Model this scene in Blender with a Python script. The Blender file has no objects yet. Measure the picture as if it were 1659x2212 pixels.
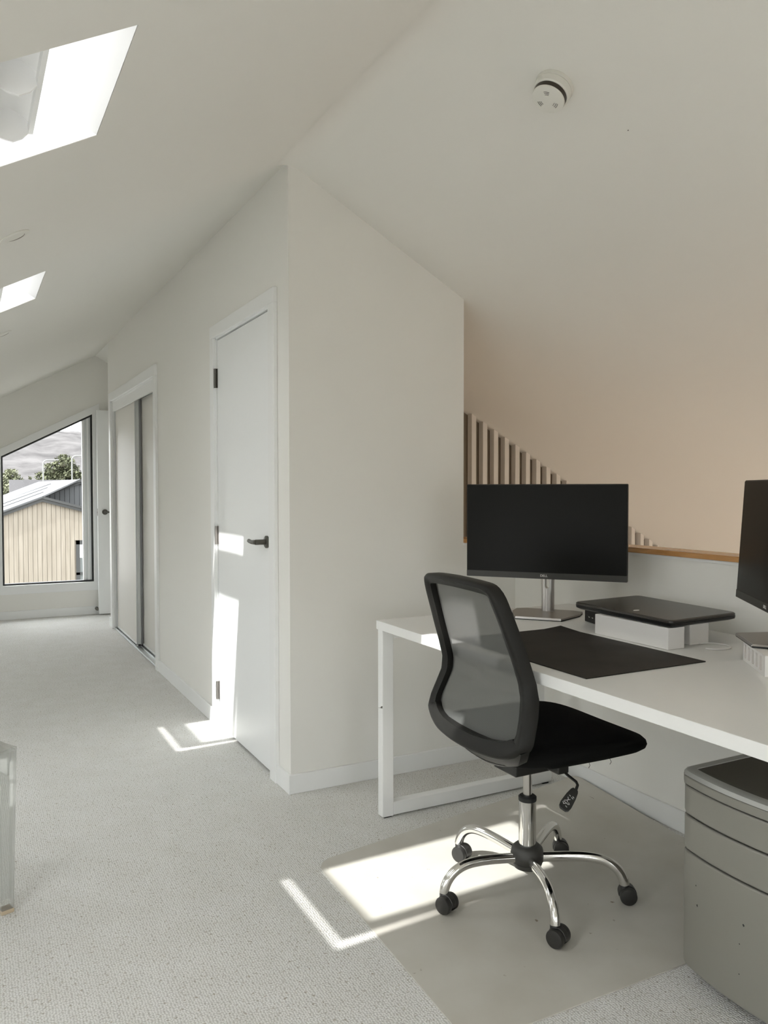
import bpy, bmesh, math, random
from mathutils import Vector, Matrix
random.seed(7)
S = bpy.context.scene
COL = S.collection

# ------------------------------------------------------------------ camera
F_PX, PITCH, YAW, ROLL = 1734.94, 0.03014, 0.48112, -0.00118
CAM = Vector((-1.14797, -3.01298, 1.23173))
fw = Vector((math.sin(YAW) * math.cos(PITCH), math.cos(YAW) * math.cos(PITCH), -math.sin(PITCH)))
rt = Vector((math.cos(YAW), -math.sin(YAW), 0))
up = rt.cross(fw)
rt, up = math.cos(ROLL) * rt + math.sin(ROLL) * up, -math.sin(ROLL) * rt + math.cos(ROLL) * up
cd = bpy.data.cameras.new('camera')
cd.sensor_fit = 'HORIZONTAL'
cd.sensor_width = 36.0
cd.lens = F_PX * 36.0 / 1659.0
cd.clip_start, cd.clip_end = 0.05, 2000
cam = bpy.data.objects.new('camera', cd)
COL.objects.link(cam)
cam.matrix_world = Matrix(((rt.x, up.x, -fw.x, CAM.x), (rt.y, up.y, -fw.y, CAM.y), (rt.z, up.z, -fw.z, CAM.z), (0, 0, 0, 1)))
S.camera = cam

# ------------------------------------------------------------------ sky, sun, exposure
S.view_settings.view_transform = 'Standard'
S.view_settings.look = 'None'
S.view_settings.gamma = 1.0
S.view_settings.use_curve_mapping = False
S.view_settings.exposure = 0.16
S.cycles.use_denoising = True
S.cycles.denoiser = 'OPENIMAGEDENOISE'
S.cycles.max_bounces = 14
S.cycles.diffuse_bounces = 8
S.cycles.glossy_bounces = 5
S.cycles.transmission_bounces = 8
S.cycles.transparent_max_bounces = 16
S.cycles.caustics_reflective = False
S.cycles.caustics_refractive = False
S.cycles.sample_clamp_indirect = 6.0

SKY = 8.0
w = bpy.data.worlds.new('sky')
S.world = w
w.use_nodes = True
nt = w.node_tree
bg = nt.nodes['Background']
tc = nt.nodes.new('ShaderNodeTexCoord')
sx = nt.nodes.new('ShaderNodeSeparateXYZ')
cr = nt.nodes.new('ShaderNodeValToRGB')
cr.color_ramp.elements[0].position = 0.0
cr.color_ramp.elements[0].color = (0.655, 0.662, 0.672, 1)
cr.color_ramp.elements[1].position = 0.9
cr.color_ramp.elements[1].color = (0.98, 0.99, 1.0, 1)
nt.links.new(tc.outputs['Generated'], sx.inputs[0])
nt.links.new(sx.outputs['Z'], cr.inputs[0])
nt.links.new(cr.outputs[0], bg.inputs['Color'])
bg.inputs['Strength'].default_value = SKY

SUN_K, SUN_M = 0.90, 0.225                    # travel of the sunlight per metre of fall: +x and +y
sd = bpy.data.lights.new('sun', 'SUN')
sd.energy = 8.0
sd.angle = math.radians(0.7)
sd.color = (1.0, 0.985, 0.965)
sun = bpy.data.objects.new('sun', sd)
COL.objects.link(sun)
sun.rotation_euler = Vector((SUN_K, SUN_M, -1)).to_track_quat('-Z', 'Y').to_euler()
sun.location = (-9, -3, 10)


def portal(name, c, ux, uy):
    """a light portal (no light of its own): only tells the renderer where the sky comes in"""
    ld = bpy.data.lights.new(name, 'AREA')
    ld.shape = 'RECTANGLE'
    ld.size = ux.length * 2
    ld.size_y = uy.length * 2
    ld.cycles.is_portal = True
    o = bpy.data.objects.new(name, ld)
    COL.objects.link(o)
    n = ux.cross(uy).normalized()            # light shines along -Z of the lamp = -n
    X, Y = ux.normalized(), uy.normalized()
    o.matrix_world = Matrix(((X.x, Y.x, n.x, c.x), (X.y, Y.y, n.y, c.y), (X.z, Y.z, n.z, c.z), (0, 0, 0, 1)))


# ------------------------------------------------------------------ helpers
def lin(c):
    c = c / 255.0
    return c / 12.92 if c <= 0.04045 else ((c + 0.055) / 1.055) ** 2.4


def rgb(r, g, b):
    return (lin(r), lin(g), lin(b), 1)


def mat(name, col, rough=0.6, metal=0.0, spec=0.5, var=0.0, vscale=6.0, bump=0.0, bscale=60.0, bdist=0.002, coat=0.0, trans=0.0):
    m = bpy.data.materials.new(name)
    m.use_nodes = True
    t = m.node_tree
    b = t.nodes['Principled BSDF']
    if len(col) == 3:
        col = (*col, 1)
    b.inputs['Base Color'].default_value = col
    b.inputs['Roughness'].default_value = rough
    b.inputs['Metallic'].default_value = metal
    b.inputs['Specular IOR Level'].default_value = spec
    b.inputs['Coat Weight'].default_value = coat
    tcn = t.nodes.new('ShaderNodeTexCoord')
    if var > 0:
        n = t.nodes.new('ShaderNodeTexNoise')
        n.inputs['Scale'].default_value = vscale
        n.inputs['Detail'].default_value = 4
        r = t.nodes.new('ShaderNodeValToRGB')
        r.color_ramp.elements[0].position = 0.3
        r.color_ramp.elements[1].position = 0.7
        r.color_ramp.elements[0].color = (*[max(0, c * (1 - var)) for c in col[:3]], 1)
        r.color_ramp.elements[1].color = (*[min(1, c * (1 + var)) for c in col[:3]], 1)
        t.links.new(tcn.outputs['Object'], n.inputs['Vector'])
        t.links.new(n.outputs['Fac'], r.inputs[0])
        t.links.new(r.outputs[0], b.inputs['Base Color'])
    if bump > 0:
        n = t.nodes.new('ShaderNodeTexNoise')
        n.inputs['Scale'].default_value = bscale
        n.inputs['Detail'].default_value = 3
        bp = t.nodes.new('ShaderNodeBump')
        bp.inputs['Strength'].default_value = bump
        bp.inputs['Distance'].default_value = bdist
        t.links.new(tcn.outputs['Object'], n.inputs['Vector'])
        t.links.new(n.outputs['Fac'], bp.inputs['Height'])
        t.links.new(bp.outputs[0], b.inputs['Normal'])
    return m


def clear_mat(name, tint=(0.95, 0.97, 0.97), gloss=0.08, edge=0.5, grey=0.0):
    m = bpy.data.materials.new(name)
    m.use_nodes = True
    t = m.node_tree
    t.nodes.remove(t.nodes['Principled BSDF'])
    out = t.nodes['Material Output']
    tr = t.nodes.new('ShaderNodeBsdfTransparent')
    tr.inputs[0].default_value = (*tint, 1)
    gl = t.nodes.new('ShaderNodeBsdfGlossy')
    gl.inputs['Roughness'].default_value = 0.03
    lw = t.nodes.new('ShaderNodeLayerWeight')
    lw.inputs['Blend'].default_value = edge
    mp = t.nodes.new('ShaderNodeMath')
    mp.operation = 'MULTIPLY'
    mp.inputs[1].default_value = gloss
    mx = t.nodes.new('ShaderNodeMixShader')
    t.links.new(lw.outputs['Facing'], mp.inputs[0])
    t.links.new(mp.outputs[0], mx.inputs[0])
    t.links.new(tr.outputs[0], mx.inputs[1])
    t.links.new(gl.outputs[0], mx.inputs[2])
    last = mx
    if grey > 0:
        df = t.nodes.new('ShaderNodeBsdfDiffuse')
        df.inputs[0].default_value = rgb(215, 216, 212)
        m2 = t.nodes.new('ShaderNodeMixShader')
        m2.inputs[0].default_value = grey
        t.links.new(mx.outputs[0], m2.inputs[1])
        t.links.new(df.outputs[0], m2.inputs[2])
        last = m2
    t.links.new(last.outputs[0], out.inputs['Surface'])
    return m


class B:
    """collects shapes for one mesh object"""

    def __init__(s):
        s.v, s.f = [], []

    def poly(s, pts):
        n = len(s.v)
        s.v += [Vector(p) for p in pts]
        s.f.append(list(range(n, n + len(pts))))
        return s

    def prism(s, pts, vec):
        n, k = len(s.v), len(pts)
        vec = Vector(vec)
        s.v += [Vector(p) for p in pts] + [Vector(p) + vec for p in pts]
        s.f.append([n + i for i in range(k)][::-1])
        s.f.append([n + k + i for i in range(k)])
        for i in range(k):
            j = (i + 1) % k
            s.f.append([n + i, n + j, n + k + j, n + k + i])
        return s

    def box(s, a, b):
        x0, x1 = sorted((a[0], b[0])); y0, y1 = sorted((a[1], b[1])); z0, z1 = sorted((a[2], b[2]))
        return s.prism([(x0, y0, z0), (x1, y0, z0), (x1, y1, z0), (x0, y1, z0)], (0, 0, z1 - z0))

    def obox(s, c, ux, uy, uz):
        c, ux, uy, uz = Vector(c), Vector(ux), Vector(uy), Vector(uz)
        return s.prism([c - ux - uy - uz, c + ux - uy - uz, c + ux + uy - uz, c - ux + uy - uz], uz * 2)

    def grid(s, rows, close_u=False, close_v=False):
        n, m, k = len(s.v), len(rows), len(rows[0])
        for r in rows:
            s.v += [Vector(p) for p in r]
        for i in range(m if close_v else m - 1):
            for j in range(k if close_u else k - 1):
                a, b = i, (i + 1) % m
                c, d = j, (j + 1) % k
                s.f.append([n + a * k + c, n + a * k + d, n + b * k + d, n + b * k + c])
        return s

    def cap(s, pts):
        return s.poly(pts)

    def tube(s, path, r, n=12, caps=True, sq=None):
        P = [Vector(p) for p in path]
        R = r if isinstance(r, (list, tuple)) else [r] * len(P)
        rows = []
        up0 = None
        for i, p in enumerate(P):
            t = (P[min(i + 1, len(P) - 1)] - P[max(i - 1, 0)]).normalized()
            if up0 is None:
                up0 = Vector((0, 0, 1)) if abs(t.z) < 0.9 else Vector((1, 0, 0))
            a = (up0 - t * up0.dot(t)).normalized()
            b = t.cross(a)
            up0 = a
            k = sq if sq else 1.0
            rows.append([p + (a * math.cos(2 * math.pi * j / n) * k + b * math.sin(2 * math.pi * j / n)) * R[i] for j in range(n)])
        s.grid(rows, close_u=True)
        if caps:
            s.poly(rows[0][::-1]); s.poly(rows[-1])
        return s

    def lathe(s, prof, c=(0, 0, 0), axis=(0, 0, 1), n=28):
        c, ax = Vector(c), Vector(axis).normalized()
        a = ax.orthogonal().normalized()
        b = ax.cross(a)
        rows = [[c + ax * z + (a * math.cos(2 * math.pi * j / n) + b * math.sin(2 * math.pi * j / n)) * max(r, 1e-5) for j in range(n)] for r, z in prof]
        s.grid(rows, close_u=True)
        s.poly(rows[0][::-1]); s.poly(rows[-1])
        return s

    def build(s, name, m, parent=None, bevel=0.0, seg=2, smooth=None, loc=None):
        base = Vector((0, 0, 0))
        p = parent
        while p is not None:
            base += p.location
            p = p.parent
        off = Vector(loc) if loc is not None else Vector((0, 0, 0))
        me = bpy.data.meshes.new(name)
        me.from_pydata([tuple(v - base - off) for v in s.v], [], s.f)
        bm = bmesh.new()
        bm.from_mesh(me)
        bmesh.ops.remove_doubles(bm, verts=bm.verts, dist=1e-6)
        bmesh.ops.recalc_face_normals(bm, faces=bm.faces)
        bm.to_mesh(me)
        bm.free()
        me.materials.append(m)
        if smooth is not None:
            for q in me.polygons:
                q.use_smooth = True
            me.set_sharp_from_angle(angle=math.radians(smooth))
        o = bpy.data.objects.new(name, me)
        COL.objects.link(o)
        o.location = off
        if parent:
            o.parent = parent
        if bevel > 0:
            md = o.modifiers.new('bevel', 'BEVEL')
            md.width = bevel
            md.segments = seg
            md.limit_method = 'ANGLE'
            md.angle_limit = math.radians(40)
        return o


def thing(name, label, cat, loc=(0, 0, 0), group=None):
    o = bpy.data.objects.new(name, None)
    COL.objects.link(o)
    o.empty_display_size = 0.05
    o.location = loc
    o['label'] = label
    o['category'] = cat
    if group:
        o['group'] = group
    return o


def tag(o, label, cat, group=None):
    o['label'] = label
    o['category'] = cat
    if group:
        o['group'] = group
    return o


def struct(o, label=None):
    o['kind'] = 'structure'
    if label:
        o['label'] = label
    return o


def sroot(name, label, loc=(0, 0, 0)):
    o = bpy.data.objects.new(name, None)
    COL.objects.link(o)
    o.location = loc
    return struct(o, label)


def copy_tree(o, parent=None):
    c = o.copy()
    COL.objects.link(c)
    if parent:
        c.parent = parent
    for ch in list(o.children):
        copy_tree(ch, c)
    return c


def text_mesh(txt, size, depth, name, m, mw, parent, squeeze=1.0):
    cu = bpy.data.curves.new(name, 'FONT')
    cu.body = txt
    cu.size = size
    cu.extrude = depth
    cu.align_x = 'CENTER'
    cu.align_y = 'CENTER'
    tmp = bpy.data.objects.new('tmp_text', cu)
    COL.objects.link(tmp)
    dg = bpy.context.evaluated_depsgraph_get()
    me = bpy.data.meshes.new_from_object(tmp.evaluated_get(dg))
    bpy.data.objects.remove(tmp)
    me.transform(Matrix.Diagonal((squeeze, 1, 1, 1)))
    me.transform(mw)
    base = Vector((0, 0, 0))
    p = parent
    while p is not None:
        base += p.location
        p = p.parent
    me.transform(Matrix.Translation(-base))
    me.name = name
    me.materials.clear()
    me.materials.append(m)
    o = bpy.data.objects.new(name, me)
    COL.objects.link(o)
    o.parent = parent
    return o


# ------------------------------------------------------------------ materials
M_WALL = mat('wall_paint', (0.80, 0.79, 0.755), 0.75, spec=0.25, bump=0.05, bscale=300, bdist=0.0006)
M_CEIL = mat('ceiling_paint', (0.77, 0.758, 0.72), 0.85, spec=0.2, bump=0.04, bscale=260, bdist=0.0006)
M_TRIM = mat('trim_gloss_white', (0.83, 0.835, 0.83), 0.38, spec=0.45)
M_DOOR = mat('door_satin_white', (0.84, 0.85, 0.85), 0.34, spec=0.5)
M_LINE = mat('lining_white', (0.90, 0.90, 0.90), 0.6, spec=0.3)
M_ROBE = mat('wardrobe_board', (0.70, 0.68, 0.64), 0.5, spec=0.4)
M_ALU = mat('satin_aluminium', (0.60, 0.62, 0.62), 0.4, metal=0.65)
M_ALUDARK = mat('shaded_aluminium', (0.10, 0.10, 0.10), 0.5)  # aluminium darkened in colour so sky light doesn't whiten the outer frame
M_DARKMETAL = mat('gunmetal', (0.12, 0.115, 0.10), 0.42, metal=0.75)
M_STEEL = mat('hinge_steel', (0.30, 0.28, 0.26), 0.4, metal=0.8)
M_GASKET = mat('black_gasket', (0.012, 0.012, 0.012), 0.5)
M_DESK = mat('desk_white', (0.80, 0.80, 0.785), 0.38, spec=0.45)
M_FRAMEW = mat('desk_frame_white', (0.80, 0.80, 0.79), 0.42, spec=0.4)
M_BLACK = mat('black_plastic', (0.022, 0.021, 0.019), 0.42, spec=0.5, bump=0.08, bscale=400, bdist=0.0004)
M_CHAIRPL = mat('chair_black_plastic', (0.013, 0.0125, 0.011), 0.45, spec=0.24, bump=0.06, bscale=500, bdist=0.0004)
M_HUB = mat('hub_grey_plastic', (0.05, 0.048, 0.043), 0.5)
M_RUBBER = mat('black_rubber', (0.015, 0.015, 0.015), 0.7)
M_FABRIC = mat('black_fabric', (0.006, 0.006, 0.0055), 0.95, spec=0.1, bump=0.25, bscale=700, bdist=0.001)
M_CHROME = mat('chrome', (0.80, 0.79, 0.77), 0.09, metal=1.0)
M_GASROD = mat('gas_rod', (0.62, 0.60, 0.57), 0.22, metal=1.0)
M_SCREEN = mat('screen_black', (0.006, 0.006, 0.005), 0.33, spec=0.14)
M_BEZEL = mat('bezel_grey', (0.030, 0.029, 0.026), 0.42, spec=0.5)
M_STAND = mat('stand_silver', (0.52, 0.50, 0.48), 0.32, metal=0.85)
M_STANDBASE = mat('stand_base_bronze', (0.30, 0.275, 0.25), 0.38, metal=0.7)
M_PAD = mat('desk_pad_charcoal', (0.022, 0.019, 0.016), 0.62, spec=0.35, var=0.35, vscale=9)
M_LAPTOP = mat('laptop_lid', (0.030, 0.026, 0.021), 0.30, spec=0.6)
M_LAPEDGE = mat('laptop_edge', (0.006, 0.006, 0.006), 0.35)
M_WHITEPL = mat('white_plastic', (0.80, 0.78, 0.76), 0.5)
M_TANIN = mat('tan_inner_card', (0.46, 0.34, 0.23), 0.8)
M_MARK = mat('white_print', (0.80, 0.80, 0.78), 0.5)
M_PEDMETAL = mat('pedestal_grey_metal', (0.248, 0.238, 0.21), 0.42, metal=0.25, spec=0.5)
M_PEDRIM = mat('pedestal_rim_silver', (0.42, 0.42, 0.40), 0.38, metal=0.4)
M_PEDTRAY = mat('pedestal_tray_brown', (0.075, 0.068, 0.052), 0.55)
M_ACRYL = clear_mat('clear_acrylic', (0.965, 0.97, 0.965), gloss=0.8, edge=0.45, grey=0.12)
M_AMBER = mat('amber_glide', (0.55, 0.45, 0.32), 0.4)
M_GLASS = clear_mat('window_glass', (0.95, 0.965, 0.965), gloss=0.25, edge=0.25)
M_SMOKEW = mat('detector_white', (0.72, 0.71, 0.66), 0.5)
M_SMOKEB = mat('detector_slot', (0.035, 0.026, 0.018), 0.4)
M_SLAT = mat('slat_white', (0.74, 0.70, 0.65), 0.6)
M_DIMWALL = mat('dimmed_stair_wall', (0.27, 0.22, 0.165), 0.7, var=0.06, vscale=3)  # brown put in for the dimness of the gaps between the slats


def carpet_mat():
    m = bpy.data.materials.new('loop_pile_carpet')
    m.use_nodes = True
    t = m.node_tree
    b = t.nodes['Principled BSDF']
    b.inputs['Roughness'].default_value = 0.95
    b.inputs['Specular IOR Level'].default_value = 0.1
    tcn = t.nodes.new('ShaderNodeTexCoord')
    mp = t.nodes.new('ShaderNodeMapping')
    mp.inputs['Scale'].default_value = (150, 205, 1)
    v = t.nodes.new('ShaderNodeTexVoronoi')
    v.voronoi_dimensions = '2D'
    v.inputs['Scale'].default_value = 1.0
    v.inputs['Randomness'].default_value = 0.55
    r = t.nodes.new('ShaderNodeValToRGB')
    e = r.color_ramp.elements
    e[0].position, e[0].color = 0.18, (0.80, 0.795, 0.78, 1)
    e[1].position, e[1].color = 0.72, (0.55, 0.54, 0.515, 1)
    n = t.nodes.new('ShaderNodeTexNoise')
    n.inputs['Scale'].default_value = 95
    n.inputs['Detail'].default_value = 3
    r2 = t.nodes.new('ShaderNodeValToRGB')
    r2.color_ramp.elements[0].position, r2.color_ramp.elements[0].color = 0.29, (0.62, 0.58, 0.52, 1)
    r2.color_ramp.elements[1].position, r2.color_ramp.elements[1].color = 0.40, (1, 1, 1, 1)
    n3 = t.nodes.new('ShaderNodeTexNoise')
    n3.inputs['Scale'].default_value = 9
    n3.inputs['Detail'].default_value = 5
    r3 = t.nodes.new('ShaderNodeValToRGB')
    r3.color_ramp.elements[0].position, r3.color_ramp.elements[0].color = 0.3, (0.95, 0.945, 0.93, 1)
    r3.color_ramp.elements[1].position, r3.color_ramp.elements[1].color = 0.65, (1, 1, 1, 1)
    mu = t.nodes.new('ShaderNodeMix'); mu.data_type = 'RGBA'; mu.blend_type = 'MULTIPLY'; mu.inputs[0].default_value = 1
    mu2 = t.nodes.new('ShaderNodeMix'); mu2.data_type = 'RGBA'; mu2.blend_type = 'MULTIPLY'; mu2.inputs[0].default_value = 1
    bp = t.nodes.new('ShaderNodeBump')
    bp.invert = True
    bp.inputs['Strength'].default_value = 0.55
    bp.inputs['Distance'].default_value = 0.004
    L = t.links.new
    L(tcn.outputs['Object'], mp.inputs['Vector'])
    L(mp.outputs[0], v.inputs['Vector'])
    L(v.outputs['Distance'], r.inputs[0])
    L(tcn.outputs['Object'], n.inputs['Vector']); L(n.outputs['Fac'], r2.inputs[0])
    L(tcn.outputs['Object'], n3.inputs['Vector']); L(n3.outputs['Fac'], r3.inputs[0])
    L(r.outputs[0], mu.inputs['A']); L(r2.outputs[0], mu.inputs['B'])
    L(mu.outputs['Result'], mu2.inputs['A']); L(r3.outputs[0], mu2.inputs['B'])
    L(mu2.outputs['Result'], b.inputs['Base Color'])
    L(v.outputs['Distance'], bp.inputs['Height'])
    L(bp.outputs[0], b.inputs['Normal'])
    return m


def wood_mat(name, c0, c1, scale=(3, 40, 40), rough=0.45, knots=False):
    m = bpy.data.materials.new(name)
    m.use_nodes = True
    t = m.node_tree
    b = t.nodes['Principled BSDF']
    b.inputs['Roughness'].default_value = rough
    tcn = t.nodes.new('ShaderNodeTexCoord')
    mp = t.nodes.new('ShaderNodeMapping')
    mp.inputs['Scale'].default_value = scale
    n = t.nodes.new('ShaderNodeTexNoise')
    n.inputs['Scale'].default_value = 1.0
    n.inputs['Detail'].default_value = 6
    n.inputs['Distortion'].default_value = 0.6
    r = t.nodes.new('ShaderNodeValToRGB')
    r.color_ramp.elements[0].position, r.color_ramp.elements[0].color = 0.3, (*c0, 1)
    r.color_ramp.elements[1].position, r.color_ramp.elements[1].color = 0.7, (*c1, 1)
    t.links.new(tcn.outputs['Object'], mp.inputs[0])
    t.links.new(mp.outputs[0], n.inputs['Vector'])
    t.links.new(n.outputs['Fac'], r.inputs[0])
    t.links.new(r.outputs[0], b.inputs['Base Color'])
    return m


M_CARPET = carpet_mat()
M_OAK = wood_mat('oak_cap', (0.40, 0.19, 0.06), (0.60, 0.32, 0.12), scale=(40, 5, 40), rough=0.25)
M_OAKFLOOR = wood_mat('oak_floorboards', (0.50, 0.41, 0.33), (0.62, 0.53, 0.44), scale=(8, 2, 8), rough=0.45)


def mesh_fabric():
    m = bpy.data.materials.new('chair_mesh_weave')
    m.use_nodes = True
    t = m.node_tree
    b = t.nodes['Principled BSDF']
    b.inputs['Base Color'].default_value = (0.115, 0.116, 0.110, 1)
    b.inputs['Roughness'].default_value = 0.7
    b.inputs['Specular IOR Level'].default_value = 0.35
    tr = t.nodes.new('ShaderNodeBsdfTransparent')
    mx = t.nodes.new('ShaderNodeMixShader')
    tcn = t.nodes.new('ShaderNodeTexCoord')
    wv = t.nodes.new('ShaderNodeTexWave')
    wv.bands_direction = 'Y'
    wv.inputs['Scale'].default_value = 130
    rp = t.nodes.new('ShaderNodeMapRange')
    rp.inputs['To Min'].default_value = 0.74
    rp.inputs['To Max'].default_value = 0.92
    t.links.new(tcn.outputs['Object'], wv.inputs['Vector'])
    t.links.new(wv.outputs['Fac'], rp.inputs['Value'])
    t.links.new(rp.outputs[0], mx.inputs[0])
    t.links.new(tr.outputs[0], mx.inputs[1])
    t.links.new(b.outputs[0], mx.inputs[2])
    t.links.new(mx.outputs[0], t.nodes['Material Output'].inputs['Surface'])
    return m


def mat_vinyl():
    m = bpy.data.materials.new('frosted_vinyl')
    m.use_nodes = True
    t = m.node_tree
    b = t.nodes['Principled BSDF']
    b.inputs['Roughness'].default_value = 0.42
    b.inputs['Specular IOR Level'].default_value = 0.35
    tcn = t.nodes.new('ShaderNodeTexCoord')
    n = t.nodes.new('ShaderNodeTexNoise')
    n.inputs['Scale'].default_value = 5
    n.inputs['Detail'].default_value = 8
    r = t.nodes.new('ShaderNodeValToRGB')
    r.color_ramp.elements[0].position, r.color_ramp.elements[0].color = 0.32, (0.51, 0.485, 0.43, 1)
    r.color_ramp.elements[1].position, r.color_ramp.elements[1].color = 0.68, (0.57, 0.55, 0.50, 1)
    n2 = t.nodes.new('ShaderNodeTexNoise')
    n2.inputs['Scale'].default_value = 42
    n2.inputs['Detail'].default_value = 2
    r2 = t.nodes.new('ShaderNodeValToRGB')
    r2.color_ramp.elements[0].position, r2.color_ramp.elements[0].color = 0.20, (0.45, 0.38, 0.30, 1)
    r2.color_ramp.elements[1].position, r2.color_ramp.elements[1].color = 0.26, (1, 1, 1, 1)
    mu = t.nodes.new('ShaderNodeMix'); mu.data_type = 'RGBA'; mu.blend_type = 'MULTIPLY'; mu.inputs[0].default_value = 1
    t.links.new(tcn.outputs['Object'], n.inputs['Vector'])
    t.links.new(tcn.outputs['Object'], n2.inputs['Vector'])
    t.links.new(n.outputs['Fac'], r.inputs[0]); t.links.new(n2.outputs['Fac'], r2.inputs[0])
    t.links.new(r.outputs[0], mu.inputs['A']); t.links.new(r2.outputs[0], mu.inputs['B'])
    t.links.new(mu.outputs['Result'], b.inputs['Base Color'])
    return m


M_MESH = mesh_fabric()
M_VINYL = mat_vinyl()

# ------------------------------------------------------------------ room numbers (metres)
H, SL, SR = 2.5175, 0.5377, 0.5476            # ridge height, left and right ceiling slopes
YF = 5.255                                    # window wall
YB = -6.2                                     # wall behind the camera
XL, X2, XR = -2.3, 1.1115, 4.55               # knee wall, half wall, eaves of the stair side
W0 = 0.8253                                   # width of the closet block
zl = lambda x: H + SL * x
zr = lambda x: H - SR * x
BH = 0.078                                    # baseboard height
SKY_Y = [(-3.345, -2.84), (-1.525, -1.02), (0.295, 0.80)]   # skylight openings along y; the first is added out of view
SKX0, SKX1 = -1.87, -0.862

# floor
fl = B()
fl.box((XL - 0.1, YB - 0.1, -0.2), (X2 + 0.09, 0.1, 0))
fl.box((XL - 0.1, 0.1, -0.2), (W0, YF + 0.12, 0))
struct(fl.build('floor', M_CARPET), 'pale grey loop pile carpet')

# left ceiling with three skylight openings
cl = B()
ys = [YB - 0.1]
for a, b in SKY_Y:
    ys += [a, b]
ys.append(YF + 0.1)
TH = 0.03


def slabL(bb, x0, x1, y0, y1):
    bb.prism([(x0, y0, zl(x0)), (x1, y0, zl(x1)), (x1, y0, zl(x1) + TH), (x0, y0, zl(x0) + TH)], (0, y1 - y0, 0))


for i in range(len(ys) - 1):
    if i % 2 == 0:
        slabL(cl, XL - 0.1, 0.0, ys[i], ys[i + 1])
    else:
        slabL(cl, XL - 0.1, SKX0, ys[i], ys[i + 1])
        slabL(cl, SKX1, 0.0, ys[i], ys[i + 1])
struct(cl.build('ceiling_left', M_CEIL), 'white sloping ceiling with skylights')
c2 = B()
c2.prism([(0, YB - 0.1, H), (XR + 0.1, YB - 0.1, zr(XR + 0.1)), (XR + 0.1, YB - 0.1, zr(XR + 0.1) + TH), (0, YB - 0.1, H + TH)], (0, YF + 0.2 - YB, 0))
struct(c2.build('ceiling_right', M_CEIL), 'white sloping ceiling falling to the stairwell')

cr_ = B()
RW = 0.06
prof_ = []
for i in range(13):
    t = i / 12
    # quadratic curve tangent to both slopes: added strip blending the light across the ridge
    p0, p1, p2 = Vector((-RW, 0, zl(-RW) - 0.0004)), Vector((0, 0, H - 0.0004)), Vector((RW, 0, zr(RW) - 0.0004))
    prof_.append(p0 * (1 - t) ** 2 + p1 * 2 * t * (1 - t) + p2 * t * t)
cr_.grid([[Vector((p.x, y, p.z)) for p in prof_] for y in (YB, 0.0)])
struct(cr_.build('ceiling_ridge', M_CEIL, smooth=80), 'added rounded strip that softens the light step at the ridge')

# closet block walls: left face with two door openings, end face with a raked head
D1a, D1b = 0.205, 1.030          # hinged door opening along y
D2a, D2b = 2.510, 4.300          # sliding wardrobe opening
wl = B()
for (a, b, z0, z1) in ((0, D1a, 0, H), (D1a, D1b, 1.992, H), (D1b, D2a, 0, H), (D2a, D2b, 1.985, H), (D2b, 4.50, 0, H)):
    wl.box((0, a, z0), (0.10, b, z1 - (0 if z1 < H else 0.0)))
struct(wl.build('wall_closet_left', M_WALL), 'white closet wall along the corridor')
we = B()
we.prism([(0.10, 0, 0), (W0, 0, 0), (W0, 0, zr(W0)), (0.10, 0, zr(0.10))], (0, 0.1, 0))
we.prism([(W0 - 0.1, 0.1, -2.7), (W0, 0.1, -2.7), (W0, 0.1, zr(W0)), (W0 - 0.1, 0.1, zr(W0 - 0.1))], (0, YF - 0.1, 0))
we.prism([(0.10, 4.40, 0), (W0 - 0.1, 4.40, 0), (W0 - 0.1, 4.40, zr(W0 - 0.1)), (0.10, 4.40, zr(0.10))], (0, 0.1, 0))
struct(we.build('wall_closet_end', M_WALL), 'white closet end wall with raked head beside the desk')
cb = B()
cb.box((0.45, 0.12, 0), (0.47, 4.38, 1.98))
struct(cb.build('wall_closet_inside', M_ROBE), 'back of the closet behind its doors')

# half wall round the stairwell, timber cap, lower storey
hw = B()
hw.box((W0, 0.0, -2.7), (X2 + 0.09, 0.09, 0.985))
hw.box((X2, YB, -2.7), (X2 + 0.09, 0.0, 0.985))
struct(hw.build('wall_stair', M_WALL), 'low white wall behind the desk round the stairwell')
cp = B()
cp.box((X2 - 0.012, YB, 0.985), (X2 + 0.105, 0.10, 1.004))
cp.box((W0 + 0.001, -0.012, 0.985), (X2 - 0.012, 0.10, 1.004))
struct(cp.build('trim_1', M_OAK, bevel=0.002), 'oak timber cap on the low stair wall')
cq = B()
cq.box((X2 - 0.006, YB, 0.975), (X2, 0, 0.985))
cq.box((W0, -0.006, 0.975), (X2, 0, 0.985))
struct(cq.build('trim_2', M_TRIM), 'thin white moulding under the timber cap')
YS = 1.062
sw = B()
sw.prism([(W0, YS, -2.7), (XR, YS, -2.7), (XR, YS, zr(XR)), (W0, YS, zr(W0))], (0, 0.1, 0))
struct(sw.build('wall_stairwell', M_DIMWALL), 'stairwell wall behind the white slats')
er = B()
er.box((XR, YB, -2.7), (XR + 0.1, YS + 0.1, zr(XR)))
struct(er.build('wall_right', M_WALL), 'outer wall of the stairwell')
lf = B()
lf.box((W0, YB - 0.1, -2.8), (XR + 0.1, YF, -2.7))
struct(lf.build('floor_stairwell', M_OAKFLOOR), 'oak floor at the foot of the stairwell')

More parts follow.
